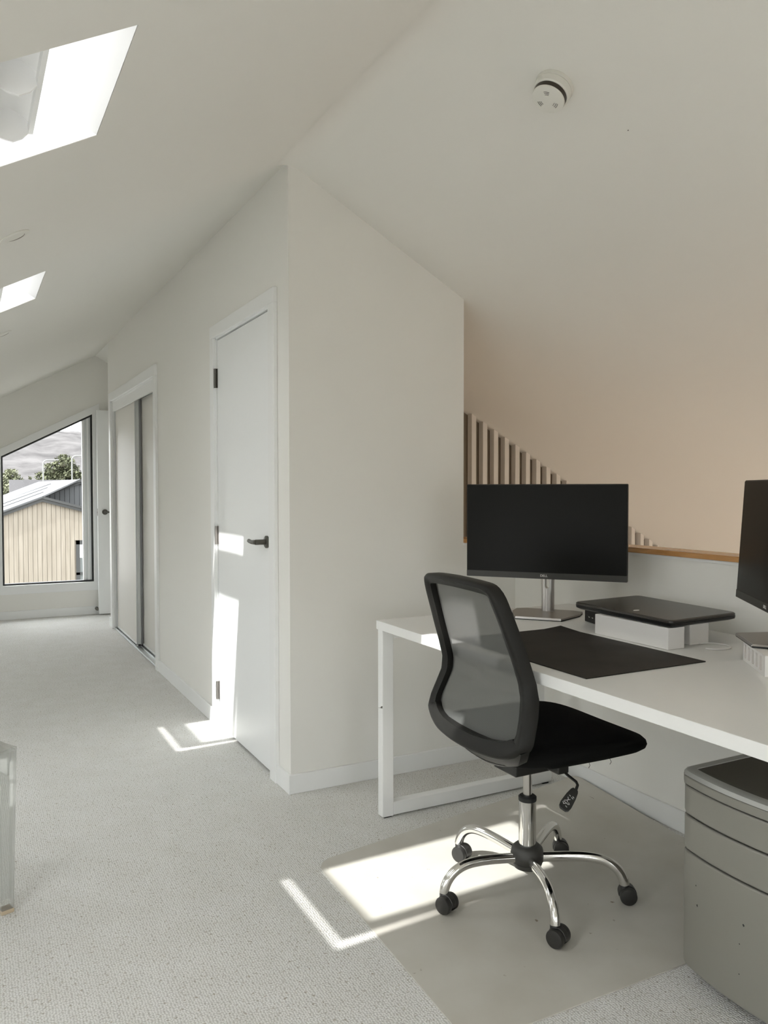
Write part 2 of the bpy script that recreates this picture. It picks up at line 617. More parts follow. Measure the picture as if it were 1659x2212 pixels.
# knee wall, window wall, wall behind the camera
FILL_LW = [(-5.2, -3.9), (-3.0, -1.7), (0.0, 0.65), (2.8, 3.5)]    # unseen low windows added in the left wall to bring daylight
LZ0, LZ1 = 0.30, 1.14
kw = B()
yy_ = [YB - 0.1] + [v for p_ in FILL_LW for v in p_] + [YF + 0.1]
for i in range(0, len(yy_), 2):
    kw.box((XL - 0.1, yy_[i], 0), (XL, yy_[i + 1], zl(XL) + 0.01))
for a, b in FILL_LW:
    kw.box((XL - 0.1, a, 0), (XL, b, LZ0)); kw.box((XL - 0.1, a, LZ1), (XL, b, zl(XL) + 0.01))
struct(kw.build('wall_left', M_WALL), 'low white wall under the skylight slope')


def gable_with_hole(bb, y0, y1, hx0, hx1, hz0, hzl, hzr, xa, xb, zbot):
    """gable wall under the two slopes with one opening (top edge may slope)"""
    top = lambda x: (zl(x) if x <= 0 else zr(x)) + 0.01
    v = (0, y1 - y0, 0)
    bb.prism([(xa, y0, zbot), (hx0, y0, zbot), (hx0, y0, top(hx0)), (xa, y0, top(xa))], v)
    r = [(hx1, y0, zbot), (xb, y0, zbot), (xb, y0, top(xb))]
    if hx1 < 0:
        r.append((0, y0, top(0)))
    r.append((hx1, y0, top(hx1)))
    bb.prism(r, v)
    bb.prism([(hx0, y0, zbot), (hx1, y0, zbot), (hx1, y0, hz0), (hx0, y0, hz0)], v)
    r = [(hx0, y0, hzl), (hx1, y0, hzr), (hx1, y0, top(hx1))]
    if hx0 < 0 < hx1:
        r.append((0, y0, top(0)))
    r.append((hx0, y0, top(hx0)))
    bb.prism(r, v)


WX0, WX1, WZ0, WZL, WZR = -0.845, -0.036, 0.318, 1.528, 1.951
fw_ = B()
gable_with_hole(fw_, YF, YF + 0.14, WX0, WX1, WZ0, WZL, WZR, XL, W0, 0)
struct(fw_.build('wall_far', M_WALL), 'end wall with the sloped window')
BX0, BX1, BZ0, BZ1 = -1.3, 0.3, 0.30, 1.60
bw = B()
gable_with_hole(bw, YB - 0.1, YB, BX0, BX1, BZ0, BZ1, BZ1, XL, XR, -2.7)
struct(bw.build('wall_behind', M_WALL), 'gable wall behind the camera')
portal('portal_back', Vector(((BX0 + BX1) / 2, YB - 0.12, (BZ0 + BZ1) / 2)), Vector((-(BX1 - BX0) / 2, 0, 0)), Vector((0, 0, (BZ1 - BZ0) / 2)))
portal('portal_far', Vector(((WX0 + WX1) / 2, YF + 0.16, 1.13)), Vector(((WX1 - WX0) / 2, 0, 0)), Vector((0, 0, 0.82)))

# baseboards
bb = B(); bb.box((-0.012, -0.012, 0), (X2, 0, BH)); struct(bb.build('baseboard_end', M_TRIM, bevel=0.002), 'white baseboard on the closet end wall')
bb = B(); bb.box((-0.012, -0.0, 0), (0, D1a - 0.075, BH)); bb.box((-0.012, D1b + 0.067, 0), (0, D2a - 0.07, BH)); bb.box((-0.012, D2b + 0.07, 0), (0, 4.5, BH))
struct(bb.build('baseboard_closet', M_TRIM, bevel=0.002), 'white baseboard along the corridor wall')
bb = B(); bb.box((X2 - 0.012, YB, 0), (X2, -0.012, BH)); struct(bb.build('baseboard_stair', M_TRIM, bevel=0.002), 'white baseboard on the low stair wall')
bb = B(); bb.box((XL, YF - 0.012, 0), (W0 - 0.1, YF, BH)); struct(bb.build('baseboard_far', M_TRIM, bevel=0.002), 'white baseboard under the sloped window')
bb = B(); bb.box((XL, YB, 0), (XL + 0.012, YF - 0.012, BH)); struct(bb.build('baseboard_left', M_TRIM, bevel=0.002), 'white baseboard on the low left wall')


# ------------------------------------------------------------------ windows
def window_far():
    r = sroot('window_1', 'trapezoid window with raked head looking out to the timber house', (WX0, YF, WZ0))
    # casing boards standing on the wall face
    y0, y1 = YF - 0.018, YF
    k = (WZR - WZL) / (WX1 - WX0)
    top = lambda x: WZL + k * (x - WX0)
    cas = B()
    cas.prism([(WX0 - 0.07, y0, top(WX0 - 0.07)), (WX1 + 0.065, y0, top(WX1 + 0.065)), (WX1 + 0.065, y0, top(WX1 + 0.065) + 0.073), (WX0 - 0.07, y0, top(WX0 - 0.07) + 0.073)], (0, y1 - y0, 0))
    cas.build('head_casing', M_TRIM, r, bevel=0.0015)
    B().prism([(WX1, y0, WZ0), (WX1 + 0.065, y0, WZ0), (WX1 + 0.065, y0, top(WX1 + 0.065)), (WX1, y0, top(WX1))], (0, y1 - y0, 0)).build('side_casing', M_TRIM, r, bevel=0.0015)
    B().prism([(WX0 - 0.07, y0, WZ0), (WX0, y0, WZ0), (WX0, y0, top(WX0)), (WX0 - 0.07, y0, top(WX0 - 0.07))], (0, y1 - y0, 0)).build('side_casing', M_TRIM, r, bevel=0.0015)
    B().box((WX0 - 0.07, y0, WZ0 - 0.082), (WX1 + 0.065, y1, WZ0)).build('sill_casing', M_TRIM, r, bevel=0.0015)

    def ring(ya, yb, t, inset, name, m):
        o = [(WX0 + inset, WZ0 + inset), (WX1 - inset, WZ0 + inset), (WX1 - inset, top(WX1 - inset) - inset * 1.15), (WX0 + inset, top(WX0 + inset) - inset * 1.15)]
        i = [(WX0 + inset + t, WZ0 + inset + t), (WX1 - inset - t, WZ0 + inset + t), (WX1 - inset - t, top(WX1 - inset - t) - (inset + t) * 1.15), (WX0 + inset + t, top(WX0 + inset + t) - (inset + t) * 1.15)]
        q = B()
        for a in range(4):
            b = (a + 1) % 4
            q.prism([(o[a][0], ya, o[a][1]), (o[b][0], ya, o[b][1]), (i[b][0], ya, i[b][1]), (i[a][0], ya, i[a][1])], (0, yb - ya, 0))
        return q.build(name, m, r)

    ring(YF + 0.016, YF + 0.030, 0.012, 0.000, 'gasket', M_GASKET)
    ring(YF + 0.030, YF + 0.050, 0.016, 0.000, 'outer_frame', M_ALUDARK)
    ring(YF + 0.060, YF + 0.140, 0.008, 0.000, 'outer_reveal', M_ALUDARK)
    for x0_, x1_, y0_, m_ in ((0.092, 0.074, 0.034, M_TRIM), (0.074, 0.050, 0.046, M_ALU), (0.050, 0.036, 0.034, M_TRIM), (0.036, 0.012, 0.040, M_ALU)):
        xa, xb = WX1 - x0_, WX1 - x1_
        B().prism([(xa, YF + y0_, WZ0 + 0.012), (xb, YF + y0_, WZ0 + 0.012), (xb, YF + y0_, top(xb) - 0.014), (xa, YF + y0_, top(xa) - 0.014)], (0, 0.05, 0)).build('stile_strip', m_, r)
    e = 0.004
    B().prism([(WX0 + e, YF + 0.052, WZ0 + e), (WX1 - e, YF + 0.052, WZ0 + e), (WX1 - e, YF + 0.052, top(WX1) - e), (WX0 + e, YF + 0.052, top(WX0) - e)], (0, 0.006, 0)).build('glass_pane', M_GLASS, r)
    return r


window_far()


def skylight(n, ya, yb, label):
    """roof window tilted open on its middle pivot: lining, fixed frame, sash with glass and control bar"""
    r = sroot('window_%d' % n, label, (SKX1, (ya + yb) / 2, zl(SKX1)))
    off = 0.205
    zf = lambda x: H + off + SL * x
    hx, sx_ = -1.044, -1.851                    # inner edges of the fixed frame, head and sill
    fa, fb = ya + 0.042, yb - 0.018             # inner edges of the fixed frame, sides
    e = 0.02
    # plaster lining of the shaft
    up_ = B().prism([(SKX1 - 0.0012, ya - e, zl(SKX1) + 0.0003), (hx, ya - e, zf(hx)), (hx, ya - e, zf(hx) + 0.05), (SKX1 + e, ya - e, zl(SKX1) + 0.05), (SKX1 - 0.0012, ya - e, zl(SKX1) + 0.035)], (0, yb - ya + 2 * e, 0))
    up_.build('shaft_lining', M_LINE, r)
    B().prism([(SKX0, ya - e, zl(SKX0)), (sx_, ya - e, zf(sx_)), (sx_ - 0.05, ya - e, zf(sx_)), (SKX0 - 0.05, ya - e, zl(SKX0))], (0, yb - ya + 2 * e, 0)).build('shaft_lining', M_LINE, r)
    side = [(SKX1 - 0.001, zl(SKX1) + 0.0006), (SKX0 + 0.001, zl(SKX0) + 0.0006), (sx_ - 0.05, zf(sx_ - 0.05)), (hx + 0.02, zf(hx + 0.02))]
    for y in (ya, yb):
        d = -e if y == ya else e
        y = y + 0.0012 if y == ya else y - 0.0012
        B().prism([(x, y, z) for x, z in side], (0, d, 0)).build('shaft_lining', M_LINE, r)
    # fixed frame lying in the roof
    dn = Vector((-SL, 0, 1)).normalized()
    T = 0.05

    def bar(xa, xb, y0, y1):
        q = B()
        a = [Vector((xa, y0, zf(xa))), Vector((xb, y0, zf(xb))), Vector((xb, y1, zf(xb))), Vector((xa, y1, zf(xa)))]
        q.prism(a, dn * T)
        return q
    fr = B()
    for q in (bar(hx, hx + 0.09, ya - 0.03, yb + 0.03), bar(sx_ - 0.09, sx_, ya - 0.03, yb + 0.03), bar(sx_, hx, ya - 0.05, fa), bar(sx_, hx, fb, yb + 0.05)):
        n0 = len(fr.v)
        fr.v += q.v
        fr.f += [[n0 + i for i in f] for f in q.f]
    fr.build('fixed_frame', M_TRIM, r)
    # tilted sash
    top = Vector((-1.005, 0, 2.018))
    dv = Vector((-0.985, 0, -0.174))
    nv = Vector((-0.174, 0, 0.985))             # sash normal, outwards
    Ls = 0.945
    sa, sb = fa + 0.008, fb - 0.008
    cen = top + dv * (Ls / 2) + Vector((0, (sa + sb) / 2, 0))
    T2 = 0.045
    sash = B()

    def sbar(l0, l1, y0, y1, t=T2, lift=0.0):
        a = top + dv * l0 + nv * lift; b = top + dv * l1 + nv * lift
        q = [Vector((a.x, y0, a.z)), Vector((b.x, y0, b.z)), Vector((b.x, y1, b.z)), Vector((a.x, y1, a.z))]
        sash.prism(q, nv * t)
    rail = 0.042
    sbar(0.085, 0.165, sa, sb)
    sbar(Ls - 0.085, Ls, sa, sb)
    sbar(0.165, Ls - 0.085, sa, sa + rail)
    sbar(0.165, Ls - 0.085, sb - rail, sb)
    so = sash.build('sash', M_TRIM, r, bevel=0.003)
    g = B()
    a = top + dv * 0.15 + nv * 0.02; b = top + dv * (Ls - 0.08) + nv * 0.02
    g.prism([(a.x, sa + 0.02, a.z), (b.x, sa + 0.02, b.z), (b.x, sb - 0.02, b.z), (a.x, sb - 0.02, a.z)], nv * 0.005)
    g.build('glass_pane', M_GLASS, so)
    # curved control bar along the top of the sash, with three end ribs
    def arc(o):
        return [top + dv * (0.085 * t) + nv * (0.008 + 0.042 * math.sin(math.pi * (0.10 + 0.8 * t)) + o) for t in [i / 10 for i in range(11)]]
    cbm = B()
    A0, A1 = arc(0.0), arc(0.008)
    rows = []
    for y in (sa, sb):
        rows.append([Vector((p.x, y, p.z)) for p in A0] + [Vector((p.x, y, p.z)) for p in reversed(A1)])
    cbm.grid(rows, close_u=True)
    cbm.poly(rows[0][::-1]); cbm.poly(rows[1])
    cbm.build('control_bar', M_LINE, so, smooth=50)
    for y in (sa + 0.002, (sa + sb) / 2 - 0.03, sb - 0.010):
        rb = B()
        pts = [Vector((p.x, y, p.z)) for p in A0]
        low = [top + dv * (0.085 * t) + nv * (0.004 - 0.024 * math.sin(math.pi * t)) for t in [1, 0.75, 0.5, 0.25, 0]]
        rb.prism(pts + [Vector((p.x, y, p.z)) for p in low], (0, 0.007, 0))
        rb.build('bar_rib', M_LINE, so)
    hb = B(); a = top + dv * 0.092 - nv * 0.012
    hb.tube([(a.x, sa, a.z), (a.x, sb, a.z)], 0.011, 12)
    hb.build('grip_rod', M_TRIM, so, smooth=50)
    lip = B()
    a = top + nv * 0.0
    lip.prism([(a.x + 0.004, sa, a.z), (a.x - 0.006, sa, a.z - 0.001), (a.x - 0.008, sa, a.z + 0.014), (a.x + 0.002, sa, a.z + 0.016)], (0, sb - sa, 0))
    lip.build('sash_lip', M_TRIM, so)
    # portal on the roof plane
    mid = Vector(((hx + sx_) / 2, (ya + yb) / 2, zf((hx + sx_) / 2))) + dn * 0.35
    dl = Vector((1, 0, SL)).normalized()
    portal('portal_roof', mid, dl * 0.62, Vector((0, 0.40, 0)))


skylight(2, *SKY_Y[1], 'open tilted roof window above the desk side of the room, larger in view')
skylight(3, *SKY_Y[2], 'open tilted roof window farther down the corridor, by the closet door')
skylight(4, *SKY_Y[0], 'added unseen roof window behind the camera, letting in more daylight')  # roof window added out of view to supply daylight

# unseen window added in the gable behind the camera to bring daylight
r = sroot('window_5', 'added unseen window in the gable behind the camera, for daylight', (BX0, YB, BZ0))
q = B()
for a, b in (((BX0, BZ0), (BX1, BZ0 + 0.05)), ((BX0, BZ1 - 0.05), (BX1, BZ1)), ((BX0, BZ0), (BX0 + 0.05, BZ1)), ((BX1 - 0.05, BZ0), (BX1, BZ1)), ((-0.43, BZ0), (-0.37, BZ1))):
    q.box((a[0], YB - 0.09, a[1]), (b[0], YB - 0.04, b[1]))
q.build('frame', M_TRIM, r)
B().box((BX0, YB - 0.07, BZ0), (BX1, YB - 0.064, BZ1)).build('glass_pane', M_GLASS, r)

for n_, (a, b) in enumerate(FILL_LW):
    r = sroot('window_%d' % (6 + n_), 'added unseen low window in the left wall, for daylight', (XL, (a + b) / 2, LZ0))
    q = B()
    for y0, y1, z0, z1 in ((a, b, LZ0, LZ0 + 0.04), (a, b, LZ1 - 0.04, LZ1), (a, a + 0.04, LZ0, LZ1), (b - 0.04, b, LZ0, LZ1), ((a + b) / 2 - 0.02, (a + b) / 2 + 0.02, LZ0, LZ1)):
        q.box((XL - 0.08, y0, z0), (XL - 0.04, y1, z1))
    q.build('frame', M_TRIM, r)
    B().box((XL - 0.063, a, LZ0), (XL - 0.057, b, LZ1)).build('glass_pane', M_GLASS, r)
    portal('portal_left', Vector((XL - 0.12, (a + b) / 2, (LZ0 + LZ1) / 2)), Vector((0, (b - a) / 2, 0)), Vector((0, 0, (LZ1 - LZ0) / 2)))

# ------------------------------------------------------------------ doors
# door_1: white hinged flush door in the corridor face of the closet
r = sroot('door_1', 'white flush door with dark lever handle and three hinges', (0, D1a, 0))
jm = B()
jm.box((-0.004, D1a - 0.012, 0), (0.10, D1a + 0.006, 1.992)); jm.box((-0.004, D1b - 0.006, 0), (0.10, D1b + 0.012, 1.992)); jm.box((-0.004, D1a - 0.012, 1.986), (0.10, D1b + 0.012, 2.0))
jm.build('jamb', M_TRIM, r)
B().box((0.002, D1a + 0.009, 0.012), (0.040, D1b - 0.0095, 1.980)).build('leaf', M_DOOR, r, bevel=0.0015)
B().box((-0.018, D1a - 0.075, 0), (0, D1a - 0.004, 1.994)).build('side_casing', M_TRIM, r, bevel=0.002)
B().box((-0.018, D1b + 0.004, 0), (0, D1b + 0.064, 1.994)).build('side_casing', M_TRIM, r, bevel=0.002)
B().box((-0.018, D1a - 0.075, 1.994), (0, D1b + 0.064, 2.056)).build('head_casing', M_TRIM, r, bevel=0.002)
for z0, z1, m in ((1.741, 1.838, M_DARKMETAL), (0.944, 1.037, M_STEEL), (0.146, 0.238, M_STEEL)):
    h = B()
    h.tube([(-0.008, D1b - 0.006, z0), (-0.008, D1b - 0.006, z1)], 0.0075, 10)
    h.box((-0.002, D1b - 0.016, z0), (0.003, D1b + 0.002, z1))
    h.build('hinge', m, r, smooth=40)
hz = 1.0
hd = B()
hd.lathe([(0.0265, 0), (0.0265, 0.008), (0.024, 0.010)], (0.002, 0.272, hz), (-1, 0, 0), 24)
ho = hd.build('handle', M_DARKMETAL, r, smooth=40)
B().tube([(-0.008, 0.272, hz), (-0.052, 0.272, hz)], 0.0115, 14).build('handle_neck', M_DARKMETAL, ho, smooth=40)
B().tube([(-0.052, 0.268, hz), (-0.052, 0.300, hz - 0.001), (-0.050, 0.330, hz - 0.003), (-0.044, 0.385, hz + 0.0)], [0.0105, 0.010, 0.0085, 0.0085], 12).build('lever', M_DARKMETAL, ho, smooth=40)
B().box((0.0005, D1a + 0.016, 0.962), (0.004, D1a + 0.0195, 1.046)).build('latch_plate', M_DARKMETAL, r)

# door_2: sliding wardrobe doors
r = sroot('door_2', 'pair of beige sliding wardrobe doors with aluminium stiles', (0, D2a, 0))
for ya, yb, n in ((D2a - 0.07, D2a + 0.002, 'side_casing'), (D2b - 0.002, D2b + 0.07, 'side_casing')):
    B().box((-0.018, ya, 0), (0, yb, 1.985)).build(n, M_TRIM, r, bevel=0.002)
B().box((-0.018, D2a - 0.07, 1.985), (0, D2b + 0.07, 2.055)).build('head_casing', M_TRIM, r, bevel=0.002)
jm = B(); jm.box((0, D2a - 0.002, 0), (0.1, D2a + 0.012, 1.985)); jm.box((0, D2b - 0.012, 0), (0.1, D2b + 0.002, 1.985)); jm.box((0, D2a, 1.972), (0.1, D2b, 1.987))
jm.build('jamb', M_TRIM, r)
B().box((0.004, D2a + 0.012, 1.895), (0.016, D2b - 0.012, 1.972)).build('pelmet', M_TRIM, r)
tk = B()
for x0, x1, z1 in ((0.0, 0.098, 0.004), (0.004, 0.009, 0.012), (0.044, 0.049, 0.012), (0.088, 0.093, 0.012)):
    tk.box((x0, D2a + 0.012, 0.0005), (x1, D2b - 0.012, z1))
tk.build('bottom_track', M_ALU, r)
YM = 3.36
for (x0, ya, yb, sty) in ((0.018, YM - 0.045, D2b - 0.013, YM - 0.045), (0.060, D2a + 0.013, YM + 0.05, YM + 0.0)):
    pn = B().box((x0 + 0.006, ya + 0.01, 0.02), (x0 + 0.016, yb - 0.004, 1.935)).build('panel', M_ROBE, r)
    st = B(); st.box((x0, sty, 0.014), (x0 + 0.024, sty + 0.050, 1.945)); st.box((x0 - 0.008, sty + 0.004, 0.014), (x0, sty + 0.012, 1.945))
    st.build('stile', M_ALU, pn, bevel=0.001)
    far = yb - 0.022 if x0 < 0.03 else ya
    B().box((x0, far, 0.014), (x0 + 0.024, far + 0.022, 1.945)).build('stile', M_ALU, pn, bevel=0.001)
    rl = B(); rl.box((x0 + 0.002, ya, 0.014), (x0 + 0.022, yb, 0.030)); rl.build('bottom_rail', M_TRIM, pn)
    rl = B(); rl.box((x0 + 0.002, ya, 1.915), (x0 + 0.022, yb, 1.945)); rl.build('top_rail', M_ALU, pn)

# door_3: open door leaf at the far end, seen flat against the window wall
r = sroot('door_3', 'white door leaf standing open against the window wall', (0, 5.14, 0))
B().box((-0.010, 5.135, 0.010), (0.72, 5.172, 1.982)).build('leaf', M_DOOR, r, bevel=0.0015)
hd = B().lathe([(0.0265, 0), (0.0265, 0.008), (0.024, 0.010)], (0.055, 5.135, 1.0), (0, -1, 0), 24).build('handle', M_DARKMETAL, r, smooth=40)
B().tube([(0.055, 5.13, 1.0), (0.055, 5.085, 1.0)], 0.009, 12).build('handle_neck', M_DARKMETAL, hd, smooth=40)
B().tube([(0.055, 5.085, 1.0), (0.170, 5.088, 1.0)], 0.0085, 12).build('lever', M_DARKMETAL, hd, smooth=40)
B().box((-0.0125, 5.142, 0.965), (-0.0095, 5.165, 1.035)).build('latch_plate', M_STEEL, r)
B().box((-0.0145, 5.150, 0.99), (-0.0125, 5.158, 1.005)).build('latch_bolt', M_DARKMETAL, r)
ds = B().lathe([(0.016, 0), (0.016, 0.012), (0.011, 0.03), (0.014, 0.05), (0.014, 0.066), (0.010, 0.070)], (-0.018, YF - 0.012, 0.055), (0, -1, 0), 18).build('door_stop', M_DARKMETAL, smooth=40)
tag(ds, 'small dark round door stop on the baseboard beside the open white door', 'door stop')

# ------------------------------------------------------------------ stairwell slats
r = thing('slat_screen', 'row of white upright slats on the stairwell wall above the timber capped low wall', 'slat screen', (1.54, 1.004, -2.7))
for i in range(20):
    x = 1.541 + 0.0806 * i
    q = B()
    q.prism([(x, 1.004, -2.7), (x + 0.031, 1.004, -2.7), (x + 0.031, 1.004, zr(x + 0.031) - 0.0005), (x, 1.004, zr(x) - 0.0005)], (0, 0.045, 0))
    q.build('slat', M_SLAT, r)

# lamp added over the lower hall (unseen below the half wall); its warm light tints the stair ceiling
r = thing('added_stair_lamp', 'added unseen lamp low in the stairwell that warms the stair ceiling', 'lamp', (2.5, -1.6, -1.0))
B().lathe([(0.02, 0.16), (0.09, 0.13), (0.16, 0.0), (0.155, 0.0), (0.085, 0.12), (0.0, 0.13)], (2.5, -1.6, -1.1), (0, 0, 1), 28).build('lamp_shade', M_TRIM, r, smooth=50)
B().tube([(2.5, -1.6, -0.95), (2.5, -1.6, zr(2.5))], 0.004, 8).build('cord', M_BLACK, r)
pl = bpy.data.lights.new('fill_bulb', 'POINT')
pl.energy = 165
pl.color = (1.0, 0.95, 0.91)
pl.shadow_soft_size = 0.06
po = bpy.data.objects.new('fill_bulb', pl)
COL.objects.link(po)
po.location = (2.5, -1.6, -1.16)


# ------------------------------------------------------------------ ceiling fittings
def on_ceil(x, y, left=True):
    if left:
        return Vector((x, y, zl(x))), Vector((SL, 0, -1)).normalized()
    return Vector((x, y, zr(x))), Vector((-SR, 0, -1)).normalized()


for x, y, lb in ((-1.005, -0.380, 'round white recessed downlight beside the large open roof window'), (-0.968, 1.428, 'round white recessed downlight beside the smaller, farther roof window'), (-0.99, -2.2, 'round white recessed downlight above the camera')):
    c, n = on_ceil(x, y)
    r = thing('downlight', lb, 'downlight', c, 'recessed downlights in the skylight slope')
    B().lathe([(0.031, -0.004), (0.045, -0.001), (0.045, 0.002), (0.040, 0.004), (0.031, 0.0035)], c, n, 36).build('trim_ring', M_SMOKEW, r, smooth=40)
    B().lathe([(0.031, -0.002), (0.0308, 0.0012), (0.028, 0.0022), (0.0, 0.0020)], c, n, 32).build('lens', M_SMOKEW, r, smooth=40)
    u_ = Vector((0, 1, 0)); v_ = n.cross(u_)
    arc = [c + n * 0.0026 + (u_ * math.cos(t) + v_ * math.sin(t)) * (0.0285 if i_ % 18 else 0.0275) for i_, t in enumerate([math.radians(-60 + 10 * q_) for q_ in range(19)])]
    B().tube(arc, [0.0004 + 0.0022 * math.sin(math.pi * q_ / 18) for q_ in range(19)], 8).build('reflector_edge', M_STANDBASE, r, smooth=60)
c, n = on_ceil(0.317, -1.232, False)
r = thing('smoke_detector', 'round white smoke detector with dark slot band on the sloping ceiling', 'smoke detector', c)
B().lathe([(0.054, 0), (0.055, 0.004), (0.054, 0.012)], c, n, 48).build('base_plate', M_SMOKEW, r, smooth=40)
B().lathe([(0.0525, 0.0125), (0.052, 0.030), (0.049, 0.033)], c, n, 48).build('body', M_SMOKEW, r, smooth=40)
B().lathe([(0.047, 0.033), (0.0465, 0.045)], c, n, 48).build('slot_band', M_SMOKEB, r, smooth=40)
B().lathe([(0.046, 0.045), (0.047, 0.047), (0.0455, 0.051), (0.036, 0.0535), (0.0, 0.055)], c, n, 48).build('cover', M_SMOKEW, r, smooth=40)
a1 = n.orthogonal().normalized(); b1 = n.cross(a1)
vg = B()
for cx_, sp in ((0, 0.55), (2.1, 0.55), (4.2, 0.55)):
    for rr in (0.020, 0.025, 0.030):
        pts = [c + n * 0.0545 + (a1 * math.cos(cx_ + t) + b1 * math.sin(cx_ + t)) * rr for t in [(-0.5 + i / 6) * sp for i in range(7)]]
        vg.tube(pts, 0.0006, 6)
vg.build('vent_slots', M_SMOKEB, r)['kind'] = 'stuff'
c, n = on_ceil(0.518, -1.305, False)
tag(B().lathe([(0.0016, 0), (0.0012, 0.0015)], c, n, 10).build('nail_head', M_SMOKEB), 'tiny dark nail head in the white ceiling past the smoke detector', 'nail')

# ------------------------------------------------------------------ desk
ZT = 0.747
DX0, DX1, DY0, DY1 = 0.182, 1.090, -2.25, -0.402
r = thing('desk', 'long white desk on white square tube end frames', 'desk', (DX0, DY1, 0))
B().box((DX0, DY0, ZT - 0.032), (DX1, DY1, ZT)).build('tabletop', M_DESK, r, bevel=0.0015)
for y0, y1 in ((-0.396, -0.353 - 0.012), ):
    pass
for ya in (-0.440, -2.235):
    yb = ya + 0.042
    if ya > -1:
        ya, yb = -0.394 - 0.0, -0.356
        ya, yb = -0.442 + 0.048, -0.402 + 0.046
    lg = B().box((0.212, ya, 0.004), (0.259, yb, ZT - 0.032)).build('leg', M_FRAMEW, r, bevel=0.003)
    lg = B().box((0.925, ya, 0.0562), (0.968, yb, ZT - 0.032)).build('leg', M_FRAMEW, r, bevel=0.003)
    B().box((0.259, ya, 0.006), (1.008, yb, 0.056)).build('foot_rail', M_FRAMEW, r, bevel=0.003)
    B().box((0.259, ya, ZT - 0.075), (0.925, yb, ZT - 0.033)).build('top_rail', M_FRAMEW, r, bevel=0.003)
    for xa in (0.222, 0.964):
        B().box((xa, ya + 0.004, 0), (xa + 0.03, yb - 0.004, 0.006)).build('foot_glide', M_RUBBER, r)
B().box((0.345, -2.19, 0.662), (0.385, -0.36, ZT - 0.032)).build('under_beam', M_FRAMEW, r, bevel=0.002)
ch = B()
ch.prism([(0.2118, -0.394, 0.415), (0.2118, -0.375, 0.412), (0.2118, -0.386, 0.421), (0.2118, -0.394, 0.424)], (-0.0006, 0, 0))
ch.prism([(0.2118, -0.371, 0.4105), (0.2118, -0.366, 0.410), (0.2118, -0.366, 0.412), (0.2118, -0.371, 0.4125)], (-0.0006, 0, 0))
ch.build('paint_chip', M_PEDTRAY, r)

# desk pad
pd = B()
nx, ny = 12, 24
rows, rowsb = [], []
for i in range(nx + 1):
    a, b_ = [], []
    for j in range(ny + 1):
        x = 0.238 + 0.430 * i / nx
        y = -1.462 + 0.612 * j / ny
        t = max(0, (x - 0.60) / 0.07) * max(0, (y + 0.95) / 0.10)
        z = ZT + 0.003 + 0.006 * t
        a.append(Vector((x, y, z))); b_.append(Vector((x, y, z - 0.0026)))
    rows.append(a); rowsb.append(b_)
pd.grid(rows); pd.grid(rowsb)
ring_t = [rows[i][0] for i in range(nx + 1)] + [rows[nx][j] for j in range(1, ny + 1)] + [rows[i][ny] for i in range(nx - 1, -1, -1)] + [rows[0][j] for j in range(ny - 1, 0, -1)]
ring_b = [p - Vector((0, 0, 0.0026)) for p in ring_t]
pd.grid([ring_t, ring_b], close_u=True)
tag(pd.build('desk_pad', M_PAD, smooth=40), 'dark charcoal desk pad with curled corner lying on the white desk', 'desk pad')


